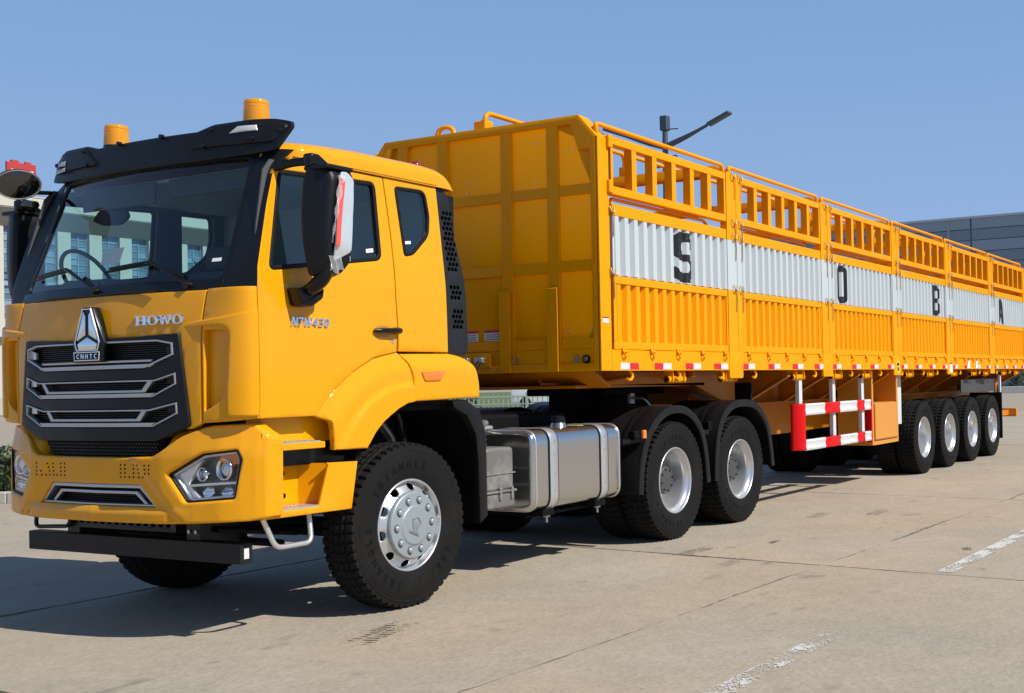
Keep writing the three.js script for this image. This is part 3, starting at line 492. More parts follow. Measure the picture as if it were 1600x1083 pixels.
// ------------------------------------------------------------------ semi-trailer
const T = thing('semi_trailer', 'long yellow stake-sided semi-trailer with white corrugated band lettered S O B A', 'trailer');
const ZW = 1.2515, TF = 3.731, TB = 1.548, PC = [6.235, 8.72, 11.31, 13.9, 16.58, 19.24], PHW = 0.155;
const bayEdges = [[3.93, 6.08], ...PC.slice(0, 5).map((p, i) => [p + PHW, PC[i + 1] - PHW])];
const both = (gs) => [gs, mzs(gs)];
{ // front wall
  const f = part('front_wall', T), x = TF, tr = M.trailer, ZC = 1.215;
  const out = [[-ZW + 0.012, TB], [ZW - 0.012, TB], [ZW - 0.012, 3.50], [1.063, 3.695], [-1.063, 3.695], [-ZW + 0.012, 3.50]];
  const toX = (a, b, c) => [x - c, b, a];
  const pl = (n, p, t, off, holes) => mesh(n, [plate(p, { t, holes, bevel: 0.004, L: 5, warp: (a, b, c) => [x - off - c, b, a] })], tr, f);
  pl('wall_sheet', inset(out, 0.02), 0.012, -0.042);
  pl('wall_frame', out, 0.09, 0, [inset(out, 0.068)]);
  for (const z of [0.785, 0.30, -0.40, -0.86]) mesh('rib', [box(x + 0.006, x + 0.05, TB + 0.06, 3.635, z - 0.056, z + 0.056, 0.004)], tr, f);
  const zr = [-1.18, -0.916, -0.804, -0.456, -0.344, 0.244, 0.356, 0.729, 0.841, 1.18];
  for (const [y0, y1] of [[3.03, 3.115], [2.39, 2.48], [1.74, 1.83]]) for (let k = 0; k < 10; k += 2) mesh('cross_rail', [box(x + 0.010, x + 0.05, y0, y1, zr[k] + 0.001, zr[k + 1] - 0.001, 0.004)], tr, f);
  for (const z of [0.275, 0.775, -0.375, -0.875]) mesh('stake_post', [beam([[x - 0.022, TB + 0.005], [x - 0.004, TB + 0.005], [x - 0.004, 2.27], [x - 0.022, 2.255]], z - 0.055, z + 0.055, { bevel: 0.002, crease: 0.3 })], tr, f);
  for (const [y, z] of [[3.505, 0.607], [3.412, 0.947], [3.405, 1.15], [3.232, -0.136], [3.151, -0.135], [3.165, 0.605], [1.896, 0.919], [1.894, 1.135]]) mesh('rivet', [cylX(0.009, x + 0.030, x + 0.044, y, z, 10)], M.tapeWhite, f);
  mesh('lower_sheet', [box(x + 0.014, x + 0.045, TB + 0.004, 1.738, -1.18, 1.18)], tr, f);
  mesh('round_socket', [cylX(0.034, x - 0.012, x + 0.02, 1.65, 1.10, 24)], M.dark, f); mesh('socket_lens', [cylX(0.020, x - 0.018, x - 0.005, 1.65, 1.10, 20)], M.greyBox, f);
  mesh('front_lamp', [cylX(0.028, x - 0.01, x + 0.02, 1.652, 1.007, 24)], M.silver, f);
  mesh('side_plug', [cylX(0.028, x - 0.01, x + 0.02, 1.652, 0.375, 20), cylX(0.016, x - 0.03, x - 0.01, 1.652, 0.375, 14)], M.bronze, f);
  // warning stickers
  for (const [z0, z1, y0, y1] of [[-0.19, -0.055, 1.835, 1.93], [0.015, 0.205, 1.835, 1.93]]) { mesh('warning_sticker', [box(x + 0.036, x + 0.0395, y0, y1 - 0.025, z0, z1)], M.sticker, f); mesh('sticker_header', [box(x + 0.036, x + 0.0395, y1 - 0.025, y1, z0, z1)], M.tapeRed, f); mesh('sticker_print', [0, 1, 2].map(k => box(x + 0.0345, x + 0.0365, y0 + 0.012 + k * 0.019, y0 + 0.02 + k * 0.019, z0 + 0.015, z1 - 0.02)), M.greyBox, f); }
  // air couplings in the middle
  each('air_coupling', [-0.28, -0.12, 0.04].map(z => join([cylX(0.03, x - 0.06, x - 0.005, 1.665, z, 14), box(x - 0.1, x - 0.05, 1.64, 1.69, z - 0.04, z + 0.05, 0.01)])), M.steel, f);
  mesh('coupling_bracket', [box(x - 0.03, x, 1.60, 1.73, -0.36, 0.12, 0.005)], tr, f);
  each('air_hose', [tube([[x - 0.08, 1.66, -0.27], [x - 0.3, 1.5, -0.25], [x - 0.6, 1.35, -0.2], [2.4, 1.45, -0.1]], 0.016, { f: 0.2 }), tube([[x - 0.08, 1.66, 0.05], [x - 0.28, 1.48, 0.08], [x - 0.6, 1.32, 0.05], [2.4, 1.4, 0.1]], 0.016, { f: 0.2 })], M.satin, f);
  pair('corner_gusset', [plate([[1.06, 3.40], [ZW - 0.014, 3.40], [ZW - 0.014, 3.497], [1.063, 3.690], [0.98, 3.690], [0.98, 3.62]], { t: 0.16, bevel: 0.004, L: 5, warp: (a, b, c) => [x + 0.002 - c, b, a] })], tr, f);
  pair('corner_post', ([box(x, 3.895, TB, 3.50, ZW - 0.03, ZW, 0.006)]), tr, f);
}
// floor and side rails
mesh('floor', [box(3.8, 19.3, 1.56, 1.60, -1.2, 1.2)], M.chassisOrange, T);
pair('side_rail', ([box(3.897, 19.38, TB, 1.722, ZW - 0.03, ZW, 0.004), box(3.897, 19.38, TB, TB + 0.02, ZW - 0.1, ZW - 0.031)]), M.trailer, T);
// corrugation depth along a bay
const PIT = 0.1575;
const corr = u => { let t = ((u / PIT) % 1 + 1) % 1; return -0.044 + 0.040 * (t < 0.15 ? t / 0.15 : t < 0.52 ? 1 : t < 0.67 ? (0.67 - t) / 0.15 : 0); };
function corrSheet(x0, x1, y0, y1, zb) {
  const xs = [x0]; for (let k = Math.floor(0 / PIT); k * PIT < x1 - x0; k++) for (const f of [0, 0.15, 0.52, 0.67]) { const x = x0 + (k + f) * PIT; if (x > x0 + 1e-4 && x < x1) xs.push(x); } xs.push(x1);
  const pos = []; for (let i = 0; i < xs.length - 1; i++) { const a = xs[i], b = xs[i + 1], za = zb + corr(a - x0), zc = zb + corr(b - x0); pos.push(a, y0, za, b, y0, zc, b, y1, zc, a, y0, za, b, y1, zc, a, y1, za); }
  const g = new THREE.BufferGeometry(); g.setAttribute('position', new THREE.Float32BufferAttribute(pos, 3)); g.computeVertexNormals(); return g;
}
const mats = { y: M.trailer, w: M.white };
function latch(x, y, z) { return [tube([[x - 0.03, y + 0.05, z + 0.012], [x - 0.028, y, z + 0.03], [x + 0.02, y - 0.01, z + 0.03], [x + 0.028, y + 0.045, z + 0.02]], 0.007, { seg: 5, n: 2 })]; }
for (const s of [1, -1]) {
  const P = (n, gs, m, parent) => mesh(n, s > 0 ? gs : mzs(gs), m, parent);
  bayEdges.forEach(([x0, x1], bi) => {
    const Z = ZW, st = bi === 0 ? x0 : x0, W = x1 - x0;
    // lower drop side: frame and corrugated yellow sheet
    const lo = part('lower_drop_side', T), a = x0 + (bi ? 0.03 : 0.05), b = x1 - 0.03;
    P('gate_frame', [box(x0 + 0.004, x1 - 0.004, 2.286, 2.352, Z - 0.05, Z, 0.005), box(x0 + 0.004, x1 - 0.004, 1.73, 1.795, Z - 0.05, Z, 0.005), box(x0 + 0.004, a, 1.796, 2.285, Z - 0.05, Z), box(b, x1 - 0.004, 1.796, 2.285, Z - 0.05, Z)], mats.y, lo);
    P('corrugated_sheet', [corrSheet(a, b, 1.79, 2.29, Z - 0.004)], mats.y, lo); P('inner_sheet', [box(a, b, 1.79, 2.29, Z - 0.06, Z - 0.052)], mats.y, lo);
    // white upper drop side
    const up = part('upper_drop_side', T);
    P('inner_sheet', [box(x0 + 0.006, x1 - 0.006, 2.358, 2.86, Z - 0.06, Z - 0.052)], mats.y, up); P('corrugated_sheet', [corrSheet(x0 + 0.03, x1 - 0.03, 2.36, 2.862, Z + 0.001)], s > 0 ? mats.w : mats.y, up);
    for (const g of [box(x0 + 0.004, x0 + 0.03, 2.358, 2.86, Z - 0.042, Z), box(x1 - 0.03, x1 - 0.004, 2.358, 2.86, Z - 0.042, Z)]) P('gate_end', [g], s > 0 ? mats.w : mats.y, up);
    P('top_rail', [box(x0 + 0.004, x1 - 0.004, 2.862, 2.962, Z - 0.06, Z, 0.006)], mats.y, up);
    // open ladder gate above
    const la = part('ladder_gate', T);
    P('top_rail', [box(x0, x1, 3.462, 3.532, Z - 0.085, Z, 0.006)], mats.y, la);
    P('bottom_rail', [box(x0, x1, 3.04, 3.11, Z - 0.085, Z, 0.006)], mats.y, la);
    const nb = 5, sp = (W - 0.03) / 6;
    for (let k = 0; k <= 6; k++) { const c = k === 0 ? x0 + 0.02 : k === 6 ? x1 - 0.02 : x0 + 0.03 + k * sp; P('ladder_bar', [box(c - (k % 6 ? 0.038 : 0.018), c + (k % 6 ? 0.038 : 0.018), 3.111, 3.461, Z - 0.08, Z - 0.002)], mats.y, la); }
    // tarpaulin hoop rail on the top and inside ledge
    P('hoop_rail', [tube([[x0 - 0.12, 3.50, Z - 0.05], [x0 - 0.16, 3.615, Z - 0.05], [x1 + 0.02, 3.615, Z - 0.05], [x1 + 0.05, 3.50, Z - 0.05]], 0.021, { f: 0.09, seg: 8 })], mats.y, la);
    P('gusset', [beam([[x0 - 0.19, 3.535], [x0 + 0.12, 3.535], [x0 - 0.12, 3.605]], Z - 0.13, Z - 0.085, { bevel: 0.002 })], mats.y, la);
    P('inner_rail', [tube([[x0 + 0.1, 2.97, Z - 0.1], [x0 + 0.15, 3.025, Z - 0.1], [x1 - 0.3, 3.025, Z - 0.1], [x1 - 0.22, 2.97, Z - 0.1]], 0.016, { f: 0.06, seg: 6 })], mats.y, la);
    // hinges and pins of the drop side
    for (let k = 0; k < 5; k++) { const x = x0 + 0.14 + k * (W - 0.24) / 4; P('hinge', [cylX(0.013, x - 0.035, x + 0.05, 1.715, Z + 0.012, 8), tube([[x - 0.02, 1.75, Z + 0.002], [x - 0.025, 1.70, Z + 0.028], [x + 0.01, 1.655, Z + 0.022], [x + 0.03, 1.665, Z + 0.004]], 0.007, { seg: 5, n: 2 })], mats.y, lo); }
  });
  // posts between the bays, seam in the middle
  [3.74 - 0.0, ...PC].forEach((pc, i) => {
    if (i === 0) return;
    const p = part('stake', T), e = pc + 0.06;
    for (const g of [box(pc - PHW + 0.003, e - 0.004, 1.724, 2.354, ZW - 0.07, ZW + 0.004), box(e + 0.004, pc + PHW - 0.003, 1.724, 2.354, ZW - 0.07, ZW + 0.004), box(pc - PHW + 0.003, e - 0.004, 2.864, 3.545, ZW - 0.07, ZW + 0.004), box(e + 0.004, pc + PHW - 0.003, 2.864, 3.545, ZW - 0.07, ZW + 0.004)]) P('post', [g], mats.y, p);
    for (const g of [box(pc - PHW + 0.003, e - 0.004, 2.356, 2.862, ZW - 0.07, ZW + 0.004), box(e + 0.004, pc + PHW - 0.003, 2.356, 2.862, ZW - 0.07, ZW + 0.004)]) P('post_panel', [g], s > 0 ? mats.w : mats.y, p);
    P('stake_pocket', [plate(rpoly([[pc - PHW, 1.735], [pc + PHW, 1.735], [pc + PHW, 1.468, 0.03], [pc - PHW, 1.468, 0.03]], 0), { t: 0.03, L: 9 }).translate(0, 0, ZW + 0.006)], mats.y, p);
    for (const y of [2.36, 2.88, 3.03, 3.5]) for (const d of [-0.015, 0.14]) { P('latch_hook', latch(pc + d, y, ZW + 0.004), M.bronze, p); P('latch_pin', [tube([[pc + d + 0.03, y + 0.01, ZW + 0.012], [pc + d + 0.04, y - 0.1, ZW + 0.014], [pc + d + 0.035, y - 0.22, ZW + 0.012]], 0.005, { seg: 5 })], y === 3.5 ? mats.y : M.bronze, p); }
  });
  for (const y of [2.36, 2.88]) { P('latch_hook', latch(3.91, y, ZW), M.bronze, T); P('latch_pin', [tube([[3.93, y + 0.01, ZW + 0.01], [3.94, y - 0.2, ZW + 0.01]], 0.005, { seg: 5 })], M.bronze, T); }
  for (const y of [3.42, 3.04]) P('hinge', [box(3.86, 3.92, y, y + 0.11, ZW, ZW + 0.03, 0.01)], mats.y, T);
  // red and white reflective tape along the rail
  bayEdges.forEach(([x0, x1], bi) => { for (let k = 0; k < 4; k++) { const x = (bi ? x0 - 0.02 : x0 + 0.09) + k * (bi ? (x1 - x0 - 0.24) / 3 : 0.575), f = bi === 0 && k === 0; P('reflective_tape', [box(x, x + 0.15, TB + 0.012, TB + 0.068, ZW, ZW + 0.003)], f ? M.tapeWhite : M.tapeRed, T); P('reflective_tape', [box(x + 0.151, x + 0.30, TB + 0.012, TB + 0.068, ZW, ZW + 0.003)], f ? M.tapeRed : M.tapeWhite, T); } });
  // winches and rope hooks under the rail
  for (const x of [5.0, 6.09, 7.86, 9.05, 10.1, 11.9, 12.9, 14.2, 15.4, 16.2, 17.5, 18.5]) {
    const w = part('strap_winch', T);
    for (const d of [-0.02, 0.2]) P('winch_bracket', [box(x + d, x + d + 0.012, 1.44, 1.55, ZW - 0.13, ZW - 0.03)], mats.y, w);
    P('winch_roller', [latheZ([[0.034, -0.05], [0.036, -0.05], [0.036, 0.27], [0.03, 0.27], [0.03, 0.25], [0.0005, 0.25]], 18).rotateY(Math.PI / 2).translate(x - 0.01, 1.468, ZW - 0.08), latheZ([[0.024, -0.048], [0.0005, -0.047]], 12).rotateY(Math.PI / 2).translate(x - 0.01, 1.468, ZW - 0.08)], mats.y, w);
    P('winch_bore', [cylX(0.022, x - 0.0622, x - 0.0605, 1.468, ZW - 0.08, 14)], M.dark, w);
  }
  for (const x of [4.25, 5.1, 5.99, 6.75, 8.4, 9.6, 10.7, 11.6, 12.6, 13.3, 14.6, 15.8, 17, 18]) P('rope_hook', [tube([[x, 1.56, ZW - 0.05], [x + 0.02, 1.50, ZW - 0.03], [x - 0.02, 1.465, ZW - 0.03], [x - 0.07, 1.48, ZW - 0.03]], 0.014, { f: 0.04, seg: 6 })], mats.y, T);
  // outriggers
  for (let x = 4.3; x < 19; x += 1.13) if (x < 6.3 || x > 6.9) { const deep = x > 6.7; P('outrigger', [plate(deep ? [[0.55, 1.19], [0.60, 1.17], [1.19, 1.49], [1.19, 1.545], [0.55, 1.545]] : [[0.55, 1.43], [0.6, 1.43], [1.19, 1.50], [1.19, 1.545], [0.55, 1.545]], { t: 0.012, bevel: 0.001, L: 9, warp: (q, y, c) => [x - c, y, q] }), plate(deep ? [[0.60, 1.168], [1.19, 1.488], [1.19, 1.476], [0.6, 1.156]] : [[0.6, 1.428], [1.19, 1.498], [1.19, 1.488], [0.6, 1.418]], { t: 0.08, bevel: 0.001, L: 9, warp: (q, y, c) => [x + 0.034 - c - 0.068, y, q] })], M.chassisOrange, T); }
  // main beam with a gooseneck
  const web = [[3.9, 1.545], [3.9, 1.46], [5.6, 1.44], [6.25, 1.40], [7.2, 1.18], [7.25, 0.77], [9.3, 0.77], [11.2, 0.79], [12.0, 1.0], [19.2, 1.02], [19.2, 1.545]];
  P('main_beam', [beam(web, 0.49, 0.505, { bevel: 0.001 })], M.chassisOrange, T);
  P('beam_flange', [beam([[3.9, 1.458], [5.6, 1.438], [6.25, 1.398], [7.3, 1.178], [19.2, 1.178], [19.2, 1.16], [7.3, 1.16], [6.25, 1.378], [5.6, 1.418], [3.9, 1.438]], 0.508, 0.64, { bevel: 0.001 })], M.chassisOrange, T);
  P('side_marker_plate', [box(3.752, 3.85, 1.95, 1.985, ZW, ZW + 0.003)], M.sticker, T); P('marker_header', [box(3.752, 3.85, 1.986, 1.998, ZW, ZW + 0.003)], M.tapeRed, T);
}
mesh('bolster_plate', [box(3.86, 6.2, 1.405, 1.43, -0.9, 0.9), beam([[3.86, 1.55], [4.1, 1.43], [4.1, 1.405], [3.78, 1.545]], -1.1, 1.1, { bevel: 0.001 })], M.chassisOrange, T);
pair('bolster_side', ([beam([[3.9, 1.545], [4.15, 1.43], [6.0, 1.405], [6.5, 1.25], [6.9, 1.19], [6.9, 1.545]], 0.88, 0.9, { bevel: 0.001 })]), M.chassisOrange, T);
each('cross_member', [6.6, 8, 9.4, 10.8, 12.2, 13.6, 15, 16.4, 17.8, 19.1].map(x => box(x, x + 0.06, 1.2, 1.54, -0.49, 0.49)), M.chassisOrange, T);
// far parts of the box that can be seen over the top: middle hoop frame
mesh('load_hoop', [tube([[TF + 0.09, 3.66, -0.54], [TF + 0.09, 3.78, -0.49], [TF + 0.12, 3.78, -0.37], [TF + 0.12, 3.66, -0.33]], 0.022, { f: 0.06 })], M.trailer, T);
PC.forEach((pc, i) => { // cross bows carrying the middle tarpaulin rail
  const b = part('cross_bow', T);
  mesh('bow_plate', [plate([[-1.25, 3.515], [-1.05, 3.53], [1.05, 3.53], [1.25, 3.515], [1.25, 3.545], [1.08, 3.635], [-1.08, 3.635], [-1.25, 3.545]], { t: 0.01, bevel: 0.001, L: 5, warp: (a, q, c) => [pc - 0.06 - c, q, a] }), box(pc - 0.049, pc + 0.06, 3.622, 3.634, -1.06, 1.06), box(pc + 0.06, pc + 0.07, 3.53, 3.634, -1.06, 1.06)], M.trailer, b);
  mesh('bow_bracket', [box(pc - 0.06, pc + 0.06, 3.636, 3.73, -0.06, 0.06, 0.005)], M.trailer, b);
  const x0 = i ? PC[i - 1] + 0.045 : TF + 0.12, x1 = pc - 0.045;
  mesh('centre_rail', [tube([[x0, 3.67, 0], [x0, 3.865, 0], [x1, 3.865, 0], [x1, 3.67, 0]], 0.022, { f: 0.09 })], M.trailer, b);
});
mesh('hoop_block', [box(TF + 0.1, TF + 0.22, 3.66, 3.80, -0.12, 0.02, 0.02)], M.trailer, T);
// painted letters follow the corrugation
{
  const CL = {
    S: [[[-0.165, 0.19], [-0.115, 0.235], [0.115, 0.235], [0.165, 0.19], [0.165, 0.085], [0.15, 0.085], [0.10, 0.15], [-0.045, 0.15], [-0.085, 0.12], [-0.085, 0.065], [-0.04, 0.035], [0.11, 0.03], [0.165, -0.02], [0.165, -0.185], [0.115, -0.232], [-0.115, -0.232], [-0.165, -0.185], [-0.165, -0.09], [-0.145, -0.09], [-0.11, -0.14], [0.05, -0.14], [0.085, -0.11], [0.085, -0.06], [0.05, -0.035], [-0.115, -0.03], [-0.165, 0.02]], []],
    O: [[[-0.165, 0.18], [-0.115, 0.235], [0.115, 0.235], [0.165, 0.18], [0.165, -0.18], [0.115, -0.232], [-0.115, -0.232], [-0.165, -0.18]], [[[-0.085, 0.11], [-0.045, 0.155], [0.045, 0.155], [0.085, 0.11], [0.085, -0.11], [0.045, -0.15], [-0.045, -0.15], [-0.085, -0.11]]]],
    B: [[[-0.165, 0.232], [0.115, 0.232], [0.165, 0.18], [0.165, 0.05], [0.12, 0.0], [0.165, -0.05], [0.165, -0.18], [0.115, -0.232], [-0.165, -0.232]], [[[-0.085, 0.15], [0.05, 0.15], [0.085, 0.12], [0.085, 0.06], [0.05, 0.035], [-0.085, 0.035]], [[-0.085, -0.035], [0.05, -0.035], [0.085, -0.06], [0.085, -0.12], [0.05, -0.15], [-0.085, -0.15]]]],
    A: [[[-0.165, -0.232], [-0.075, 0.232], [0.075, 0.232], [0.165, -0.232], [0.085, -0.232], [0.06, -0.11], [-0.06, -0.11], [-0.085, -0.232]], [[[-0.045, -0.035], [0.045, -0.035], [0.0, 0.15]]]],
  };
  for (const [ch, x, bi] of [['S', 5.215, 0], ['O', 9.26, 2], ['B', 13.25, 3], ['A', 17.33, 5]]) {
    const [pts, holes] = CL[ch], x0 = bayEdges[bi][0] + 0.03, x1 = bayEdges[bi][1] - 0.03;
    const g = plate(pts, { holes, t: 0.002, bevel: 0, L: 0.012, crease: 0.3, warp: (a, b, c) => { const X = x + a; return [X, 2.606 + b, ZW + 0.001 + (X > x0 && X < x1 ? corr(X - x0) : 0.004) + 0.003 + c]; } });
    mesh('painted_letter', [g], M.black, T);
  }
}
// wheels and running gear
const TX = [12.591, 13.937, 15.283, 16.63];
TX.forEach((x, i) => { for (const s of [1, -1]) dual(T, x, ZW - 0.016 - 0.152, s, i * 0.7 + 0.3, false); mesh('axle', [cylZ(0.075, 0.075, -0.9, 0.9, x, 0.539, 16)], M.dark, T); });
pair('suspension', ([box(12.1, 17.1, 0.62, 0.7, 0.42, 0.5), ...TX.map(x => box(x - 0.62, x + 0.62, 0.66, 0.76, 0.42, 0.5)), ...[11.95, 13.26, 14.6, 15.95, 17.25].map(x => box(x - 0.12, x + 0.12, 0.6, 1.02, 0.38, 0.54))]), M.dark, T);
// side underrun guard in red and white
{
  const g = part('side_guard', T), z = 1.16;
  const rail = (y0, y1) => { const seq = [['w', 8.22, 8.82], ['r', 8.82, 9.32], ['w', 9.32, 9.92], ['r', 9.92, 10.2], ['w', 10.2, 10.44]]; for (const [c, a, b] of seq) mesh('guard_rail', [beam([[z - 0.03, y0], [z, y0], [z + 0.008, y0 + 0.02], [z, y0 + 0.05], [z, y1 - 0.05], [z + 0.008, y1 - 0.02], [z, y1], [z - 0.03, y1]], 0, b - a, { bevel: 0.001 }).rotateY(Math.PI / 2).scale(1, 1, -1).translate(a, 0, 0)].map(flip), c === 'w' ? M.tapeWhite : M.red, g); };
  rail(1.02, 1.155); rail(0.61, 0.735);
  mesh('guard_end', [plate(rpoly([[8.02, 0.615], [8.22, 0.615], [8.22, 1.155], [8.02, 1.155]], 0), { t: 0.03, L: 0.05, warp: (a, b, c) => { const t = (8.22 - a) / 0.20; return [a + 0.05 * t * t, b, z + c - 0.10 * t * t]; } })], M.red, g);
  mesh('guard_end', [box(10.441, 10.475, 0.58, 1.155, z - 0.10, z + 0.01, 0.01)], M.red, g);
  for (const x of [8.17, 9.22, 10.24]) mesh('guard_hanger', [box(x - 0.045, x + 0.045, x < 9 ? 1.156 : 0.736, 1.56, z - 0.085, z - 0.035, 0.004)], M.tapeWhite, g);
  each('guard_rail_far', [box(8, 10.4, 1.02, 1.155, -z, -z + 0.03), box(8, 10.4, 0.61, 0.735, -z, -z + 0.03)], M.tapeWhite, g);
}
{ // tool box with its open carrier
  const b = part('tool_box', T), z = 1.12, m = phy([0.66, 0.27, 0.02], 0.4, { clearcoat: 0.5, clearcoatRoughness: 0.2 });
  mesh('box_frame', [box(10.60, 10.66, 0.53, 1.54, z - 0.5, z, 0.006), box(11.62, 11.68, 0.53, 1.54, z - 0.5, z, 0.006), box(10.661, 11.619, 0.53, 0.58, z - 0.5, z)], m, b);
  mesh('box_body', [box(10.665, 11.615, 0.585, 1.10, z - 0.48, z - 0.02)], m, b);
  mesh('box_door', [box(10.70, 11.60, 0.60, 1.09, z - 0.019, z + 0.012, 0.012)], m, b);
  mesh('box_back', [box(10.662, 11.618, 1.10, 1.54, z - 0.48, z - 0.46)], M.chassisOrange, b);
}
mesh('wheel_guard_flap', [box(11.86, 12.06, 0.76, 1.54, 1.02, 1.045, 0.004)], M.tapeWhite, T);
mesh('rear_wheel_cover', [box(15.2, 17.5, 1.15, 1.38, 1.04, 1.06, 0.004)], M.hub, T);
mesh('rear_upright', [box(17.45, 17.52, 0.68, 1.54, 1.12, 1.17, 0.006)], M.tapeWhite, T);
pair('mud_flap', ([box(17.40, 17.44, 0.27, 1.12, 0.6, 1.2, 0.004)]), M.rubber, T);
mesh('rear_bumper', [box(18.55, 18.68, 0.63, 0.79, -1.15, 1.2, 0.01), box(17.53, 18.55, 0.66, 0.76, 0.95, 1.05)], m2(), T);
function m2() { return phy([0.66, 0.22, 0.01], 0.45, { clearcoat: 0.4 }); }
mesh('rear_lamp', [cylZ(0.09, 0.09, 1.0, 1.06, 17.95, 1.17, 20)], M.dark, T); mesh('lamp_core', [cylZ(0.04, 0.035, 1.06, 1.068, 17.95, 1.17, 16)], M.silver, T); mesh('lamp_bracket', [box(17.8, 18.2, 1.02, 1.33, 0.96, 0.995)], m2(), T);
mesh('rear_wall', [box(19.3, 19.36, 1.6, 3.5, -1.2, 1.2)], M.trailer, T);
mesh('inspection_label', [box(11.24, 11.38, 1.50, 1.66, ZW + 0.0065, ZW + 0.009)], phy([0.8, 0.55, 0.02], 0.5), T); mesh('label_print', [box(11.265, 11.355, 1.60, 1.64, ZW + 0.009, ZW + 0.011), box(11.28, 11.34, 1.53, 1.58, ZW + 0.009, ZW + 0.011)], M.black, T);
for (const [x, w] of [[13.86, 0.14], [14.95, 0.12], [15.45, 0.12]]) { const y = x < 14 ? 1.50 : 1.56, zz = x < 14 ? ZW + 0.0065 : ZW + 0.0035; mesh('inspection_label', [box(x, x + w, y, y + 0.13, zz, zz + 0.003)], M.sticker, T); mesh('label_header', [box(x, x + w, y + 0.131, y + 0.155, zz, zz + 0.003)], M.tapeRed, T); }
// ------------------------------------------------------------------ tractor unit
const K = thing('tractor_truck', 'orange-yellow three-axle tractor truck with two amber beacons, parked in front', 'truck');
const zs = y => y < 2.15 ? 1.14 + 0.014 * (1 - ((y - 1.6) / 0.55) ** 2) : 1.14 - 0.07 * (y - 2.15) / 0.68;
const xh = (y, z) => 0.06 + 0.06 * (z / 0.75) ** 2 + 0.05 * Math.pow(Math.max(0, (y - 1.75) / 0.3), 1.5);
const xb = z => interp(Math.abs(z), [0, 0.4, 0.6, 0.8, 0.95, 1.06, 1.13, 1.165, 1.18], [0.035, 0.055, 0.075, 0.12, 0.17, 0.22, 0.265, 0.30, 0.318]);
const xw = (y, z) => 0.14 + 0.118 * (z / 0.948) ** 2 + 0.372 * (y - 2.1);
const onSide = off => (a, b, c) => [a, b, zs(b) + off + c];
const onHood = off => (a, b, c) => [xh(b, a) - off - c, b, a];
const onBump = off => (a, b, c) => [xb(a) - off - c, b, a];
const mir = p => p.map(q => [-q[0], ...q.slice(1)]).reverse();
const symm = p => [...p, ...mir(p)];
// --- doors, rear quarters (left as seen, right mirrored)
const doorOut = [[0.288, 1.287], [0.715, 1.287], [0.751, 1.334], [0.87, 1.447], [1.021, 1.555], [1.21, 1.645], [1.413, 1.682, 0.02], [1.428, 1.83], [1.42, 2.03], [1.424, 2.25], [1.42, 2.47], [1.397, 2.834], [0.66, 2.834], [0.587, 2.818], [0.479, 2.752], [0.402, 2.534], [0.296, 2.162], [0.288, 2.06]];
const winOut = rpoly([[0.375, 2.142], [1.318, 2.276], [1.322, 2.792], [0.515, 2.757]], 0.055, 6);
const quOut = [[1.431, 1.684], [1.925, 1.684], [1.93, 2.2], [1.925, 2.84], [1.404, 2.84], [1.427, 2.47], [1.431, 2.25], [1.427, 2.03], [1.436, 1.83]];
const quWin = rpoly([[1.535, 2.318, 0.03], [1.628, 2.338, 0.03], [1.80, 2.48, 0.05], [1.828, 2.62, 0.03], [1.808, 2.80, 0.06], [1.50, 2.79, 0.04]], 0.04, 5);
const hexes = [];
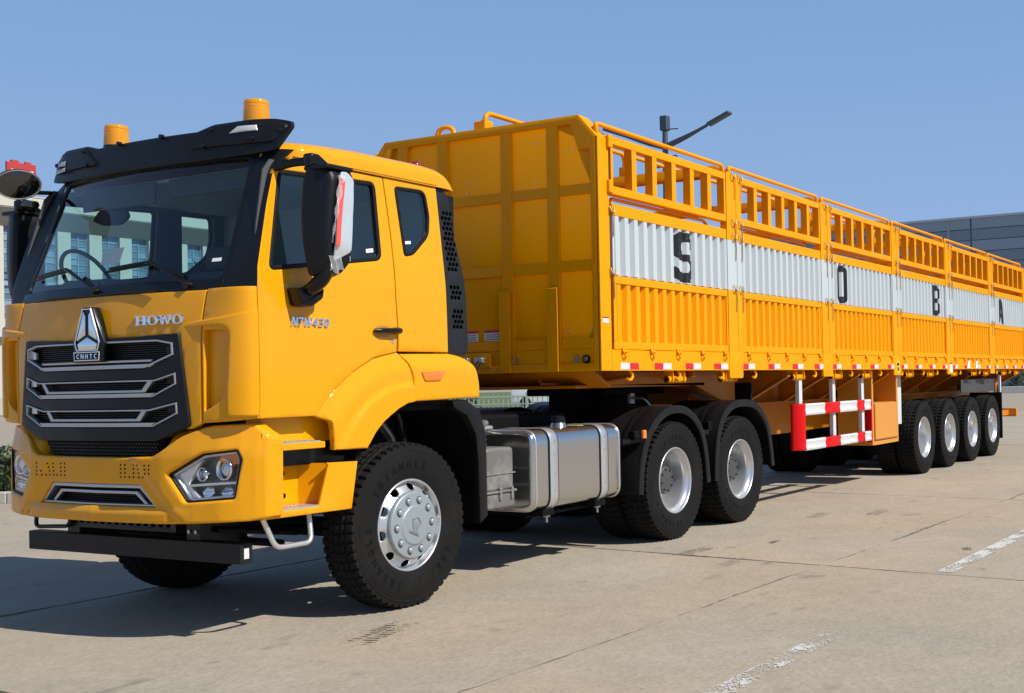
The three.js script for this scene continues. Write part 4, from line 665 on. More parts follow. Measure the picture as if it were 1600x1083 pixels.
for (const s of [1, -1]) {
  const P = (n, gs, m, parent) => mesh(n, s > 0 ? gs : mzs([gs]), m, parent);
  const door = P('door', [plate(doorOut, { t: 0.03, bevel: 0.006, holes: [winOut], L: 0.09, warp: onSide(0) })], M.cab, K);
  P('window_seal', [plate(inset(winOut, 0.001), { t: 0.025, bevel: 0.004, holes: [inset(winOut, 0.026)], L: 0.09, warp: onSide(0.003) })], M.seal, door);
  P('window_pane', [plate(inset(winOut, 0.02), { sheet: true, L: 0.12, warp: onSide(-0.014) })], M.sideGlass, door);
  P('lower_sill', [plate([[0.44, 2.135], [1.3, 2.262], [1.3, 2.288], [0.43, 2.165]], { t: 0.02, L: 0.1, warp: onSide(-0.006) })], M.seal, door);
  if (s > 0) {
    P('window_label', [plate([[1.19, 2.315], [1.255, 2.325], [1.255, 2.35], [1.19, 2.34]], { t: 0.003, bevel: 0, warp: onSide(-0.008) })], M.sticker, door);
    // handle in its cup
    P('handle_cup', [plate(rpoly([[1.21, 1.772], [1.36, 1.778], [1.345, 1.852], [1.225, 1.848]], 0.03), { t: 0.004, bevel: 0.001, warp: onSide(0.002) })], std([0.45, 0.20, 0.02], 0.4), door);
    P('door_handle', [tube([[1.20, 1.815, zs(1.8) + 0.012], [1.24, 1.816, zs(1.8) + 0.035], [1.37, 1.818, zs(1.8) + 0.04], [1.425, 1.82, zs(1.8) + 0.02]], u => 0.013 + 0.008 * u, { f: 0.03 }), box(1.365, 1.43, 1.797, 1.84, zs(1.8), zs(1.8) + 0.035, 0.012)], M.satin, door);
    P('door_lock', [cylZ(0.012, 0.011, zs(1.75), zs(1.75) + 0.006, 1.376, 1.75, 16)], M.chrome, door);
    P('model_badge', [...'N7W430'].map((c, i) => textGeo(c, 0.052, 0.008, FB, 0.002).applyMatrix4(new THREE.Matrix4().makeShear(0, 0, 0.18, 0, 0, 0)).translate([0.545, 0.592, 0.650, 0.708, 0.755, 0.801][i], 1.852, zs(1.85) + 0.001)), M.chrome, door);
  }
  const qu = P('rear_quarter', [plate(quOut, { t: 0.03, bevel: 0.006, holes: [quWin], L: 0.09, warp: onSide(0) })], M.cab, K);
  P('window_seal', [plate(inset(quWin, 0.001), { t: 0.025, bevel: 0.004, holes: [inset(quWin, 0.022)], L: 0.09, warp: onSide(0.004) })], M.seal, qu);
  P('window_pane', [plate(inset(quWin, 0.018), { sheet: true, L: 0.12, warp: onSide(-0.008) })], M.sideGlass, qu);
  if (s > 0) P('window_label', [plate([[1.56, 2.405], [1.615, 2.412], [1.615, 2.432], [1.56, 2.425]], { t: 0.003, bevel: 0, warp: onSide(-0.003) })], M.sticker, qu);
  // dark cab lining behind the seams
  P('cab_lining', [plate([[0.34, 1.30], [1.92, 1.70], [1.92, 2.83], [0.50, 2.82], [0.44, 2.75], [0.35, 2.4], [0.31, 2.1]], { t: 0.01, bevel: 0, L: 0.12, holes: [inset(winOut, 0.012), inset(quWin, 0.008)], warp: onSide(-0.045) })], M.interior, K);
  // corner of the nose: hood seam round to the door, with a scooped air slot
  const LS = 0.36, cornerW = off => (a, b, c) => { const t = a / LS, p0 = [xh(b, 0.852), 0.852], p2 = [0.285, zs(b)], p1 = [0.165, zs(b) - 0.012], q = 1 - t; let x = q * q * p0[0] + 2 * q * t * p1[0] + t * t * p2[0], z = q * q * p0[1] + 2 * q * t * p1[1] + t * t * p2[1]; let dx = 2 * q * (p1[0] - p0[0]) + 2 * t * (p2[0] - p1[0]), dz = 2 * q * (p1[1] - p0[1]) + 2 * t * (p2[1] - p1[1]); const l = Math.hypot(dx, dz), e = off + c; return [x - dz / l * e, b, z + dx / l * e]; };
  const slot = rpoly([[0.012, 1.335, 0.005], [0.115, 1.41, 0.06], [0.135, 1.80, 0.04], [0.012, 1.80, 0.005]], 0.02, 6);
  P('corner_panel', [plate([[0.004, 1.268], [LS - 0.004, 1.29], [LS - 0.004, 2.045], [0.004, 2.04]], { t: 0.055, bevel: 0.004, L: 0.05, holes: [slot], warp: cornerW(0) })], M.cab, K);
  P('air_deflector', [plate(rpoly([[0.135, 1.30], [LS - 0.01, 1.30], [LS - 0.01, 1.915, 0.01], [0.11, 1.875, 0.04], [-0.09, 1.845, 0.02], [-0.09, 1.815, 0.01], [0.11, 1.825, 0.03], [0.15, 1.79, 0.03], [0.13, 1.41]], 0.02), { t: 0.03, bevel: 0.012, bs: 3, L: 0.04, warp: (a, b, c) => cornerW(0.016)(a, b, c) })], M.cab, K);
  P('slot_pocket', [plate(inset(slot, -0.02), { t: 0.004, bevel: 0, L: 0.05, warp: cornerW(-0.045) })], M.cab, K);
  // wheel arch, rear skirt, steps
  const bul = (a, b) => { const r = Math.hypot(a - 1.5, b - 0.77); return 0.045 * smooth(0.95, 0.78, r) + 0.02 * smooth(0.715, 0.675, r); };
  P('wheel_arch', [plate(rpoly([[0.722, 1.283], [0.755, 1.336], [0.872, 1.45], [1.022, 1.557], [1.21, 1.647], [1.413, 1.684], [1.438, 1.67], [1.50, 1.60], [1.535, 1.51], [1.538, 1.352], [1.465, 1.341], [1.38, 1.31], [1.297, 1.264], [1.23, 1.222], [1.167, 1.168], [1.12, 1.11], [1.087, 1.07], [0.832, 1.075], [0.823, 1.25, 0.02]], 0), { t: 0.05, bevel: 0.008, bs: 3, L: 0.03, crease: 1.25, warp: (a, b, c) => [a, b, 1.135 + bul(a, b) + c] })], M.cab, K);
  P('arch_lip', [patch((u, v) => { const t = Math.PI * (0.86 - 0.40 * u), r = 0.535; return [1.5 + Math.cos(t) * r, 0.80 + Math.sin(t) * r, 1.19 - 0.45 * v]; }, 20, 3)], M.dark, K);
  const sk = P('rear_skirt', [plate(rpoly([[1.444, 1.668], [1.93, 1.68, 0.02], [2.087, 1.652, 0.06], [2.195, 1.58, 0.07], [2.225, 1.45, 0.03], [2.222, 1.367, 0.012], [1.544, 1.352], [1.541, 1.51], [1.506, 1.602]], 0.0), { t: 0.05, bevel: 0.012, bs: 3, L: 0.06, warp: (a, b, c) => [a, b, 1.135 + 0.05 * smooth(1.70, 1.57, b) + c] })], M.cab, K);
  P('skirt_top', [box(1.45, 2.08, 1.60, 1.655, 0.85, 1.10)], M.cab, K);
  P('side_marker', [plate(rpoly([[1.607, 1.549], [1.849, 1.554], [1.80, 1.488], [1.641, 1.487]], 0.012), { t: 0.02, bevel: 0.006, L: 1 }).translate(0, 0, 1.195)], M.amberSolid, sk);
  P('air_intake', [box(1.94, 2.12, 1.70, 2.80, 0.80, 1.06), box(1.94, 2.0, 2.78, 2.86, 0.85, 1.06, 0.01)], M.plastic, K);
  { // perforated cover
    const hs = [], sp = 0.040; for (const [y0, y1] of [[2.25, 2.70], [2.05, 2.175], [1.845, 1.985]]) for (let y = y0 + 0.02, r = 0; y < y1; y += sp * 0.9, r++) for (let k = 0; k < 3; k++) { const t = (2.85 - y) / 1.15, cx = 1.968 + t * 0.05 + k * sp * 0.92 + (r % 2 ? sp * 0.46 : 0); const h = []; for (let q = 0; q < 6; q++) h.push([cx + Math.sin(q * Math.PI / 3) * 0.0178, y + Math.cos(q * Math.PI / 3) * 0.0178]); hs.push(h); }
    P('intake_cover', [plate([[1.936, 1.675], [2.12, 1.665], [2.155, 1.715], [2.15, 2.19], [2.085, 2.5], [2.06, 2.79], [1.99, 2.845], [1.936, 2.838]], { t: 0.02, bevel: 0.001, L: 0.2, holes: hs, warp: (a, b, c) => [a, b, zs(b) - 0.012 + c] })], phy([0.013, 0.014, 0.016], 0.5, { specularIntensity: 0.5 }), K);
    P('intake_backing', [plate([[1.94, 1.68], [2.14, 1.70], [2.14, 2.19], [2.05, 2.78], [1.94, 2.82]], { t: 0.004, bevel: 0, L: 0.3, warp: (a, b, c) => [a, b, zs(b) - 0.045 + c] })], M.dark, K);
  }
  // step well
  const st = part('step_unit', K), zi = 0.95;
  P('upper_recess', [box(0.30, 1.0, 1.13, 1.30, 1.02, 1.04)], M.cab, st);
  P('upper_step', [box(0.30, 0.783, 1.092, 1.132, 0.90, 1.148, 0.006)], M.cab, st);
  P('upper_tread', [box(0.38, 0.75, 1.1325, 1.139, 1.03, 1.142)], M.alu, st);
  P('recess_back', [box(0.30, 1.0, 0.735, 1.035, zi - 0.03, zi), box(0.30, 0.50, 1.03, 1.093, 0.98, 1.0)], M.cab, st);
  P('gap_plate', [box(0.50, 1.06, 0.99, 1.09, 1.0, 1.02)], M.satin, st);
  for (const [x, y] of [[0.626, 0.945], [0.633, 0.808]]) P('recess_hole', [cylZ(0.016, 0.016, zi, zi + 0.002, x, y, 16)], M.dark, st);
  P('lower_step', [plate([[0.30, 0.705], [0.99, 0.70], [1.046, 0.992], [0.78, 1.0], [0.80, 0.985], [0.72, 0.742], [0.30, 0.742]], { t: 0.02, bevel: 0.005, L: 0.3 }).translate(0, 0, 1.152), box(0.30, 0.98, 0.705, 0.738, zi, 1.131)], M.cab, st);
  P('side_wall', [plate([[0.705, zi], [0.80, 1.134], [0.83, 1.134], [0.735, zi]], { t: 0.25, bevel: 0, L: 1, warp: (a, b, c) => [a + 0.04, 0.995 + c, b] })].map(g => g), M.cab, st);
  P('lower_tread', [box(0.308, 0.735, 0.7425, 0.752, zi + 0.01, 1.146)], M.alu, st);
  const lug = []; for (let k = 0; k < 56; k++) { const up = k % 2, i = k >> 1, lx = (up ? 0.40 : 0.325) + (i % 14) * (up ? 0.0255 : 0.0295), lz = (up ? 1.055 : 0.985) + Math.floor(i / 14) * (up ? 0.055 : 0.10); lug.push(new THREE.BoxGeometry(0.02, 0.004, 0.008).rotateY((i % 2 ? 1 : -1) * 0.8).translate(lx, up ? 1.1405 : 0.7535, lz)); }
  P('tread_lug', lug, M.steel, st).userData.kind = 'stuff';
  if (s > 0) P('step_bar', [tube([[0.357, 0.70, 1.08], [0.43, 0.527, 1.10], [0.704, 0.526, 1.10], [0.724, 0.70, 1.06]], 0.016, { f: 0.05 })], M.alu, K);
  // front mudguard behind the wheel
  P('mudguard', [beam([[1.95, 1.352], [2.1, 1.352], [2.25, 1.27], [2.315, 1.1], [2.319, 0.512], [2.236, 0.462], [2.228, 0.9], [2.205, 1.1], [2.11, 1.24], [1.972, 1.30]], 1.10, 1.16, { bevel: 0.004 })], M.frame, K);
  P('mudguard_shell', [patch((u, v) => { const q = interp(u, [0, 0.4, 0.7, 1], [0, 1, 2, 3]); return [interp(q, [0, 1, 2, 3], [1.9, 2.16, 2.235, 2.25]), interp(q, [0, 1, 2, 3], [1.345, 1.25, 1.0, 0.46]), 1.12 - 0.62 * v]; }, 16, 2)], M.dark, K);
  // mirrors
  const mr = part('side_mirror', K), mx = 0.50;
  P('mirror_housing', [plate(rpoly([[1.31, 2.10], [1.39, 2.13], [1.455, 2.21], [1.475, 2.68], [1.44, 2.745], [1.31, 2.75], [1.285, 2.68], [1.278, 2.46], [1.285, 2.30]], 0.03, 4), { t: 0.20, bevel: 0.03, bs: 4, L: 0.07, crease: 1.0, warp: (a, b, c) => [mx + 0.05 * smooth(1.32, 1.49, a) - 0.02 * Math.sin((b - 2.1) * 5) - c, b, a] })], M.plastic, mr);
  P('mirror_cap', [box(0.51, 0.72, 2.725, 2.752, 1.285, 1.478, 0.012)], M.plastic, mr);
  P('mirror_glass', [box(mx + 0.198, mx + 0.205, 2.20, 2.69, 1.30, 1.455)], M.chrome, mr);
  for (const g of [tube([[0.50, 2.765, 1.075], [0.52, 2.785, 1.20], [0.56, 2.785, 1.34]], 0.026, { f: 0.04 }), box(0.515, 0.60, 2.75, 2.83, 1.27, 1.345, 0.02), beam([[0.51, 2.815], [0.59, 2.825], [0.72, 2.75], [0.51, 2.75]], 1.29, 1.34, { bevel: 0.01 }), tube([[0.59, 2.20, 1.37], [0.585, 2.10, 1.36], [0.57, 2.04, 1.28], [0.585, 2.01, 1.16]], u => 0.05 - 0.014 * u, { f: 0.05 })]) P('mirror_arm', [g], M.satin, mr);
  P('mirror_foot', [plate(rpoly([[0.515, 2.045], [0.715, 2.05], [0.705, 1.99], [0.62, 1.935], [0.54, 1.94]], 0.015), { t: 0.12, bevel: 0.02, bs: 3, L: 0.2, warp: (a, b, c) => [a - 0.02, b, 1.26 + c] })], M.satin, mr);
  if (s < 0) mr.position.set(-0.03, -0.03, -0.09);
  if (s > 0) {
    const wob = (a, b) => 0.0012 * Math.sin(b * 40) * Math.sin(a * 30) + 0.0015 * Math.sin(b * 17 + a * 21);
    P('protective_film', [plate(rpoly([[0.575, 2.19], [0.69, 2.25], [0.715, 2.68], [0.66, 2.72], [0.61, 2.715], [0.585, 2.56], [0.56, 2.28]], 0.02), { t: 0.012, bevel: 0.004, L: 0.05, warp: (a, b, c) => [a, b, 1.484 - 0.03 * smooth(2.30, 2.18, b) + wob(a, b) + c] })], std([0.60, 0.65, 0.68], 0.3, 0.35), mr);
    P('film_stripe', [plate(rpoly([[0.553, 2.275], [0.585, 2.27], [0.635, 2.66], [0.595, 2.685], [0.578, 2.55]], 0.01), { t: 0.006, bevel: 0.001, L: 0.05, warp: (a, b, c) => [a, b, 1.4915 + wob(a, b) + c] })], phy([0.72, 0.10, 0.06], 0.35, { clearcoat: 0.6 }), mr);
    for (const g of [patch((u, v) => { const y = 2.13 + 0.09 * v, x = 0.53 + 0.10 * u; return [x, y + 0.015 * Math.sin(u * 9) * (1 - v), 1.465 + 0.01 * Math.sin(u * 14 + v * 4)]; }, 12, 4), patch((u, v) => [0.52 + 0.05 * v * u + 0.06 * v, 2.29 + 0.40 * v, 1.497 + 0.008 * Math.sin(v * 23 + u * 4)], 3, 16)]) P('loose_film', [g], M.film, mr);
  }
}
// --- nose
const hoodOut = [[-0.846, 1.264], [-0.78, 1.236], [0.78, 1.236], [0.846, 1.264], [0.848, 2.034], [-0.848, 2.034]];
const grHole = [[-0.76, 1.262], [0.76, 1.262], [0.69, 1.768], [-0.69, 1.768]];
const hood = mesh('hood_panel', [plate(rpoly(hoodOut, 0.01), { t: 0.03, bevel: 0.006, L: 0.08, holes: [grHole], warp: onHood(0) })], M.cab, K);
mesh('maker_badge', [...'HOWO'].map((c, i) => { const zc = 0.412 + i * 0.092; return textGeo(c, 0.062, 0.01, FS, 0.002).scale(c === 'W' ? 1.25 : 1.6, 0.85, 1).rotateY(-Math.PI / 2).translate(xh(1.87, zc) - 0.001, 1.87, zc); }), M.chrome, hood);
{ // grille
  const g = part('grille', K), off = 0.018;
  const H = [symm([[0.55, 1.757], [0.675, 1.737], [0.68, 1.662], [0.47, 1.59]].reverse().map(q => q)).map(q => q)];
  const loop = (pts) => [...pts, ...mir(pts)];                 // right half from bottom centre up to top centre
  const h1 = loop([[0.0, 1.59], [0.465, 1.59], [0.678, 1.662], [0.672, 1.737], [0.56, 1.757], [0.0, 1.757]].slice(1, -1));
  const h2 = loop([[0.52, 1.42], [0.695, 1.493], [0.69, 1.563], [0.535, 1.524]]);
  const h3 = loop([[0.52, 1.248], [0.702, 1.323], [0.697, 1.392], [0.49, 1.352]]);
  const body = rpoly(loop([[0.54, 1.165, 0.02], [0.782, 1.252, 0.02], [0.708, 1.788, 0.01], [0.10, 1.768]]), 0.01);
  mesh('grille_body', [plate(body, { t: 0.05, bevel: 0.008, L: 0.08, holes: [h1, h2, h3], warp: onHood(off) })], M.plastic, g);
  for (const h of [h1, h2, h3]) {
    const ring = plate(inset(h, 0.0015), { t: 0.045, bevel: 0.004, L: 0.08, holes: [inset(h, h === h1 ? 0.013 : 0.011)], warp: onHood(off + 0.006) });
    mesh('silver_strip', [ring], M.silver, g);
    const yb = Math.min(...h.map(q => q[1])), lowBar = [[-0.50, yb + 0.006], [0.50, yb + 0.006], [0.545, yb + 0.026], [-0.545, yb + 0.026]];
    mesh('silver_strip', [plate(lowBar, { t: 0.04, bevel: 0.006, L: 0.1, warp: onHood(off + 0.004) })], M.silver, g);
  }
  const t2 = symm([[0.457, 1.441], [0.525, 1.5215]]), t3 = symm([[0.415, 1.276], [0.465, 1.3445]]), tt = (w0, w1, y0, y1) => [[-w0, y0], [w0, y0], [w1, y1], [-w1, y1]];
  for (const [q, q2] of [[tt(0.457, 0.522, 1.450, 1.5205), tt(0.43, 0.475, 1.466, 1.513)], [tt(0.415, 0.468, 1.282, 1.348), tt(0.385, 0.425, 1.298, 1.341)]]) mesh('inner_strip', [plate(q, { t: 0.02, bevel: 0.004, L: 0.1, holes: [q2], warp: onHood(off - 0.002) })], M.silver, g);
  mesh('upper_strip', [plate(tt(0.50, 0.52, 1.628, 1.642), { t: 0.02, bevel: 0.004, L: 0.1, warp: onHood(off - 0.004) })], M.silver, g);
  for (const sd of [-1, 1]) for (const y of [1.664, 1.494, 1.325]) mesh('strip_end', [plate([[0.60, y + 0.004], [0.665, y + 0.004], [0.66, y + 0.064], [0.60, y + 0.045]].map(q => [q[0] * sd, q[1]]).sort(() => 0), { t: 0.02, bevel: 0.002, L: 0.2, warp: (a, b, c) => { const e = sd < 0 ? 0 : 0.012; return onHood(off - 0.014 - e)(a, b, c); } })].map(q => sd < 0 ? q : q), sd < 0 ? M.alu : M.plastic, g);
  // honeycomb screen
  mesh('screen_backing', [plate(inset(body, 0.03), { t: 0.004, bevel: 0, L: 0.12, warp: onHood(off - 0.062) })], M.dark, g);
  const bars = []; for (let r = 0; r < 42; r++) for (let c = -38; c < 38; c++) { const y = 1.25 + r * 0.0125, z = c * 0.0185 + (r % 2 ? 0.00925 : 0), wz = interp(y, [1.25, 1.78], [0.72, 0.66]); if (Math.abs(z) > wz) continue; if (!((y > 1.25 && y < 1.395) || (y > 1.42 && y < 1.565) || (y > 1.59 && y < 1.76))) continue; bars.push([y, z]); }
  const bg = new THREE.BoxGeometry(0.006, 0.004, 0.0145), im = [];
  for (const [y, z] of bars) { im.push(bg.clone().translate(xh(y, z) - off + 0.05, y, z)); }
  mesh('screen_mesh', im, std([0.025, 0.025, 0.027], 0.45), g).userData.kind = 'stuff';
  // emblem
  const e = part('emblem', K), ex = (a, b, c) => [0.026 - c, b, a], ec = (pts, t, o) => plate(pts, { t, bevel: 0.003, L: 5, warp: (a, b, c) => [0.03 - o - c, b, a], ...{} });
  mesh('emblem_backing', [ec(rpoly([[-0.125, 1.635], [0.135, 1.635], [0.14, 1.71], [0.155, 1.752], [0.052, 1.965], [-0.034, 1.965], [-0.135, 1.752], [-0.122, 1.71]], 0.008), 0.05, 0.005)], M.satin, e);
  const ch = (pts) => ec(pts, 0.012, 0.014);
  const o1 = [[-0.10, 1.752], [0.012, 1.708], [0.12, 1.752], [0.046, 1.948], [-0.026, 1.948]];
  mesh('emblem_facet', [ch([[-0.086, 1.764], [-0.006, 1.80], [-0.006, 1.915], [-0.02, 1.937], [-0.024, 1.937]])], M.chrome, e);
  mesh('emblem_facet', [ch([[0.106, 1.764], [0.044, 1.937], [0.040, 1.937], [0.026, 1.915], [0.026, 1.80]])], M.chrome, e);
  mesh('emblem_facet', [ch([[-0.080, 1.747], [-0.07, 1.712], [0.09, 1.712], [0.10, 1.747], [0.012, 1.786]])], M.chrome, e);
  mesh('emblem_rim', [ec([[-0.098, 1.708], [0.118, 1.708], [0.128, 1.755], [0.05, 1.955], [-0.03, 1.955], [-0.108, 1.755]], 0.008, 0.0145)].map(() => plate([[-0.088, 1.704], [0.108, 1.704], [0.126, 1.755], [0.05, 1.957], [-0.03, 1.957], [-0.106, 1.755]], { t: 0.012, bevel: 0.003, L: 5, holes: [inset([[-0.088, 1.704], [0.108, 1.704], [0.126, 1.755], [0.05, 1.957], [-0.03, 1.957], [-0.106, 1.755]], 0.008)], warp: (a, b, c) => [0.03 - 0.017 - c, b, a] })), M.chrome, e);
  const pr = [[-0.108, 1.645], [0.122, 1.645], [0.127, 1.699], [-0.113, 1.699]];
  mesh('name_plate', [plate(pr, { t: 0.012, bevel: 0.0015, L: 5, holes: [inset(pr, 0.006)], warp: (a, b, c) => [0.013 - c, b, a] })], M.chrome, e);
  mesh('name_letter', [...'CNHTC'].map((c, i) => textGeo(c, 0.027, 0.006).scale(1.25, 1, 1).rotateY(-Math.PI / 2).translate(0.02, 1.672, -0.073 + i * 0.0405)), M.chrome, e);
}
mesh('lower_screen', [plate(symm([[0.46, 1.07], [0.555, 1.17]]), { t: 0.01, bevel: 0.002, L: 0.1, warp: onHood(-0.03) })], M.dark, K);
mesh('lower_screen_mesh', [0, 1, 2, 3].flatMap(r => Array.from({ length: 44 }, (_, c) => box(-0.003, 0.003, 0, 0.011, -0.008, 0.008).translate(0.082 + 0.06 * ((c - 22) * 0.023 / 0.75) ** 2, 1.083 + r * 0.02, (c - 21.5 + (r % 2) * 0.5) * 0.023))), M.frame, K).userData.kind = 'stuff';
{ // bumper
  const lampR = [[0.632, 0.976], [0.752, 0.812], [1.034, 0.832], [1.071, 1.06], [1.049, 1.114], [0.853, 1.093]];
  const lowG = symm([[0.53, 0.785], [0.405, 0.912]]);
  const half = [[0.68, 0.69], [1.10, 0.705], [1.176, 0.72, 0.02], [1.178, 1.18, 0.03], [1.10, 1.262, 0.03], [0.87, 1.25, 0.04], [0.70, 1.19, 0.04], [0.60, 1.115, 0.03], [0.53, 1.078, 0.02], [0.30, 1.072]];
  const rel = (z, y) => { const az = Math.abs(z), d = ((az - 0.42) * 0.31 + (y - 1.0) * 0.30) / 0.43; return 0.022 * smooth(-0.03, 0.045, d) * smooth(1.16, 0.95, az) + 0.022 * smooth(0.80, 0.74, y) * smooth(0.86, 0.50, az) - 0.035 * smooth(1.06, 1.26, y); };
  const hl = rpoly(lampR, 0.015), hlL = mir(hl);
  const bw = (a, b, c) => { const r = rel(a, b) * smooth(-0.1, -0.03, c); return [xb(a) - r - c, b, a]; };
  const bp = mesh('bumper', [plate(rpoly([...half, ...mir(half)], 0), { t: 0.12, bevel: 0.014, bs: 3, L: 0.03, holes: [hl, hlL, lowG], crease: 0.75, warp: bw })], M.cab, K);
  pair('bumper_ledge', [patch((u, v) => { const z = 0.50 + 0.62 * u, y = interp(z, [0.50, 0.53, 0.60, 0.70, 0.87, 1.10], [1.072, 1.078, 1.115, 1.19, 1.25, 1.262]) - 0.006; return [xb(z) + 0.02 + 0.16 * v, y + (1.262 - y) * Math.sin(v * 1.57) * smooth(0.51, 0.60, z), z]; }, 30, 8)], M.cab, bp);
  pair('side_wing', [box(0.30, 0.315, 0.715, 1.20, 0.96, 1.15)], M.cab, bp);
  const dots = []; for (const z0 of [0.257, -0.535]) for (const [dz, n] of z0 > 0 ? [[0, 4], [0.036, 4], [0.072, 1], [0.108, 4], [0.15, 4], [0.185, 1], [0.22, 3], [0.254, 3]] : [[0, 4], [0.048, 2], [0.08, 1], [0.115, 4], [0.155, 4], [0.19, 1], [0.232, 4], [0.272, 4]]) for (let k = 0; k < n; k++) { const z = z0 + dz, y = (n === 3 ? 1.027 : 0.957 + (n - 1) * 0.0235) - k * 0.0235; dots.push(cylX(0.0062, xb(z) - rel(z, y) - 0.0015, xb(z) + 0.002, y, z, 10)); }
  mesh('perforation', dots, M.dark, bp).userData.kind = 'stuff';
  // lower air opening
  const lg = part('lower_grille', K);
  mesh('grille_frame', [plate(inset(lowG, 0.001), { t: 0.10, bevel: 0.006, L: 0.1, holes: [inset(lowG, 0.022)], warp: onBump(-0.012) })], M.silver, lg);
  mesh('inner_frame', [plate(symm([[0.455, 0.788], [0.355, 0.872]]), { t: 0.03, bevel: 0.006, L: 0.1, holes: [symm([[0.412, 0.798], [0.338, 0.853]])], warp: onBump(-0.03) })], M.silver, lg);
  mesh('grille_backing', [plate(inset(lowG, 0.004), { t: 0.004, bevel: 0, L: 0.2, warp: onBump(-0.085) })], M.dark, lg);
  const sm = []; for (let r = 0; r < 8; r++) for (let c = -22; c <= 22; c++) { const y = 0.80 + r * 0.0135, z = c * 0.0195 + (r % 2) * 0.0098; if (Math.abs(z) < interp(y, [0.785, 0.912], [0.5, 0.38])) sm.push(box(-0.003, 0.003, -0.002, 0.002, -0.0075, 0.0075).translate(xb(z) + 0.07, y, z)); }
  mesh('grille_mesh', sm, M.frame, lg).userData.kind = 'stuff';
  // headlights
  for (const s of [1, -1]) {
    const h = part('headlight', K), P = (n, gs, m) => mesh(n, s > 0 ? gs : mzs([gs]), m, h), at = (z, y, d) => [xb(z) + d, y, z];
    P('lamp_surround', [plate(inset(hl, 0.001), { t: 0.03, bevel: 0.002, L: 0.06, holes: [inset(hl, 0.011)], warp: onBump(0.003) })], M.seal);
    P('lamp_bezel', [plate(inset(hl, 0.004), { t: 0.09, bevel: 0.003, L: 0.06, holes: [inset(hl, 0.024)], warp: onBump(-0.012) })], M.silver);
    P('lamp_base', [plate(inset(hl, 0.004), { t: 0.006, bevel: 0, L: 0.08, warp: onBump(-0.095) })], std([0.13, 0.135, 0.14], 0.3, 0.3));
    P('chrome_wing', [plate([[0.655, 0.972], [0.765, 0.838], [0.805, 0.838], [0.735, 0.915], [0.80, 1.045], [0.845, 1.075]], { t: 0.02, bevel: 0.004, L: 0.06, warp: onBump(-0.03) })], M.alu);
    P('chrome_wing', [plate([[0.735, 0.900], [1.045, 0.918], [1.046, 0.934], [0.735, 0.915]], { t: 0.025, bevel: 0.004, L: 0.06, warp: onBump(-0.025) })], M.alu);
    for (const [z, y, r] of [[0.815, 0.972, 0.040], [0.945, 1.000, 0.062]]) {
      const o = at(z, y, 0.045), tilt = g => g.rotateY(-Math.PI / 2).translate(...o);
      P('projector_ring', [tilt(latheZ([[r * 0.8, 0.0], [r * 0.86, 0.012], [r, 0.014], [r * 1.04, 0.004], [r * 1.02, -0.05], [r * 0.85, -0.05], [r * 0.74, 0.0]], 40))], M.chrome);
      P('projector_lens', [tilt(new THREE.SphereGeometry(r * 0.80, 28, 14, 0, 6.3, 0, 1.45).rotateX(Math.PI / 2).scale(1, 1, 0.62).translate(0, 0, -0.025))], phy([0.62, 0.65, 0.68], 0.05, { clearcoat: 1, metalness: 0.7 }));
    }
    P('indicator', [plate([[0.915, 1.052], [0.93, 1.038], [1.046, 1.024], [1.052, 1.062], [1.036, 1.096], [0.93, 1.083]], { t: 0.03, bevel: 0.006, L: 0.06, warp: onBump(-0.035) })], M.amberSolid);
    for (const z of [0.845, 0.955]) P('lower_reflector', [latheZ([[0.047, 0.0], [0.043, 0.002], [0.034, -0.022], [0.018, -0.038], [0.0005, -0.042]], 6).scale(1.15, 0.68, 1).rotateZ(0.26).rotateY(-Math.PI / 2).translate(...at(z, 0.868, 0.045))], M.chrome);
    P('lamp_cover', [plate(inset(hl, 0.006), { sheet: true, L: 0.06, warp: onBump(-0.004) })], M.clear);
  }
}
// --- windscreen, pillars, roof
mesh('windshield', [patch((u, v) => { const y = 2.085 + v * 0.78, ze = interp(y, [2.04, 2.88], [0.93, 0.88]), z = (u * 2 - 1) * ze; return [xw(y, z) + 0.004, y, z]; }, 20, 8, 2)], M.glass, K);
mesh('windshield_frame', [plate(symm([[0.95, 2.04], [0.90, 2.885]]), { t: 0.03, bevel: 0.006, L: 0.07, holes: [symm([[0.905, 2.105], [0.858, 2.845]]).map(q => q)].map(h => rpoly(h, 0.05)), warp: (a, b, c) => [xw(b, a) - 0.006 - c, b, a] })], M.plastic, K);
const xd = y => interp(y, [2.03, 2.06, 2.162, 2.534, 2.755, 2.82, 2.90], [0.284, 0.285, 0.293, 0.399, 0.476, 0.56, 0.66]);
for (const s of [1, -1]) mesh('windshield_pillar', (s > 0 ? q => q : mzs)([patch((u, v) => { const y = 2.046 + v * 0.85, ze = interp(y, [2.04, 2.88], [0.945, 0.893]), W = [xw(y, ze) - 0.008, ze], D = [xd(y), zs(y) + 0.003], C = [W[0] + 0.42 * (D[0] - W[0]), D[1] - 0.03], q = 1 - u; return [q * q * W[0] + 2 * q * u * C[0] + u * u * D[0], y, q * q * W[1] + 2 * q * u * C[1] + u * u * D[1]]; }, 12, 14, 2)]), M.plastic, K);
mesh('cowl', [plate(symm([[0.93, 2.037], [0.93, 2.10]]), { t: 0.02, bevel: 0.006, L: 0.07, warp: (a, b, c) => [xw(b, a) - 0.016 - c, b, a] }), tube([[0.115, 2.045, -0.5], [0.105, 2.045, 0], [0.115, 2.045, 0.5]], 0.008)], M.satin, K);
const Hc = x => interp(x, [0.5, 0.63, 0.9, 1.2, 1.8, 1.95, 2.03, 2.08, 2.115, 2.13], [2.92, 2.975, 3.005, 3.022, 3.028, 3.018, 2.99, 2.945, 2.89, 2.845]);
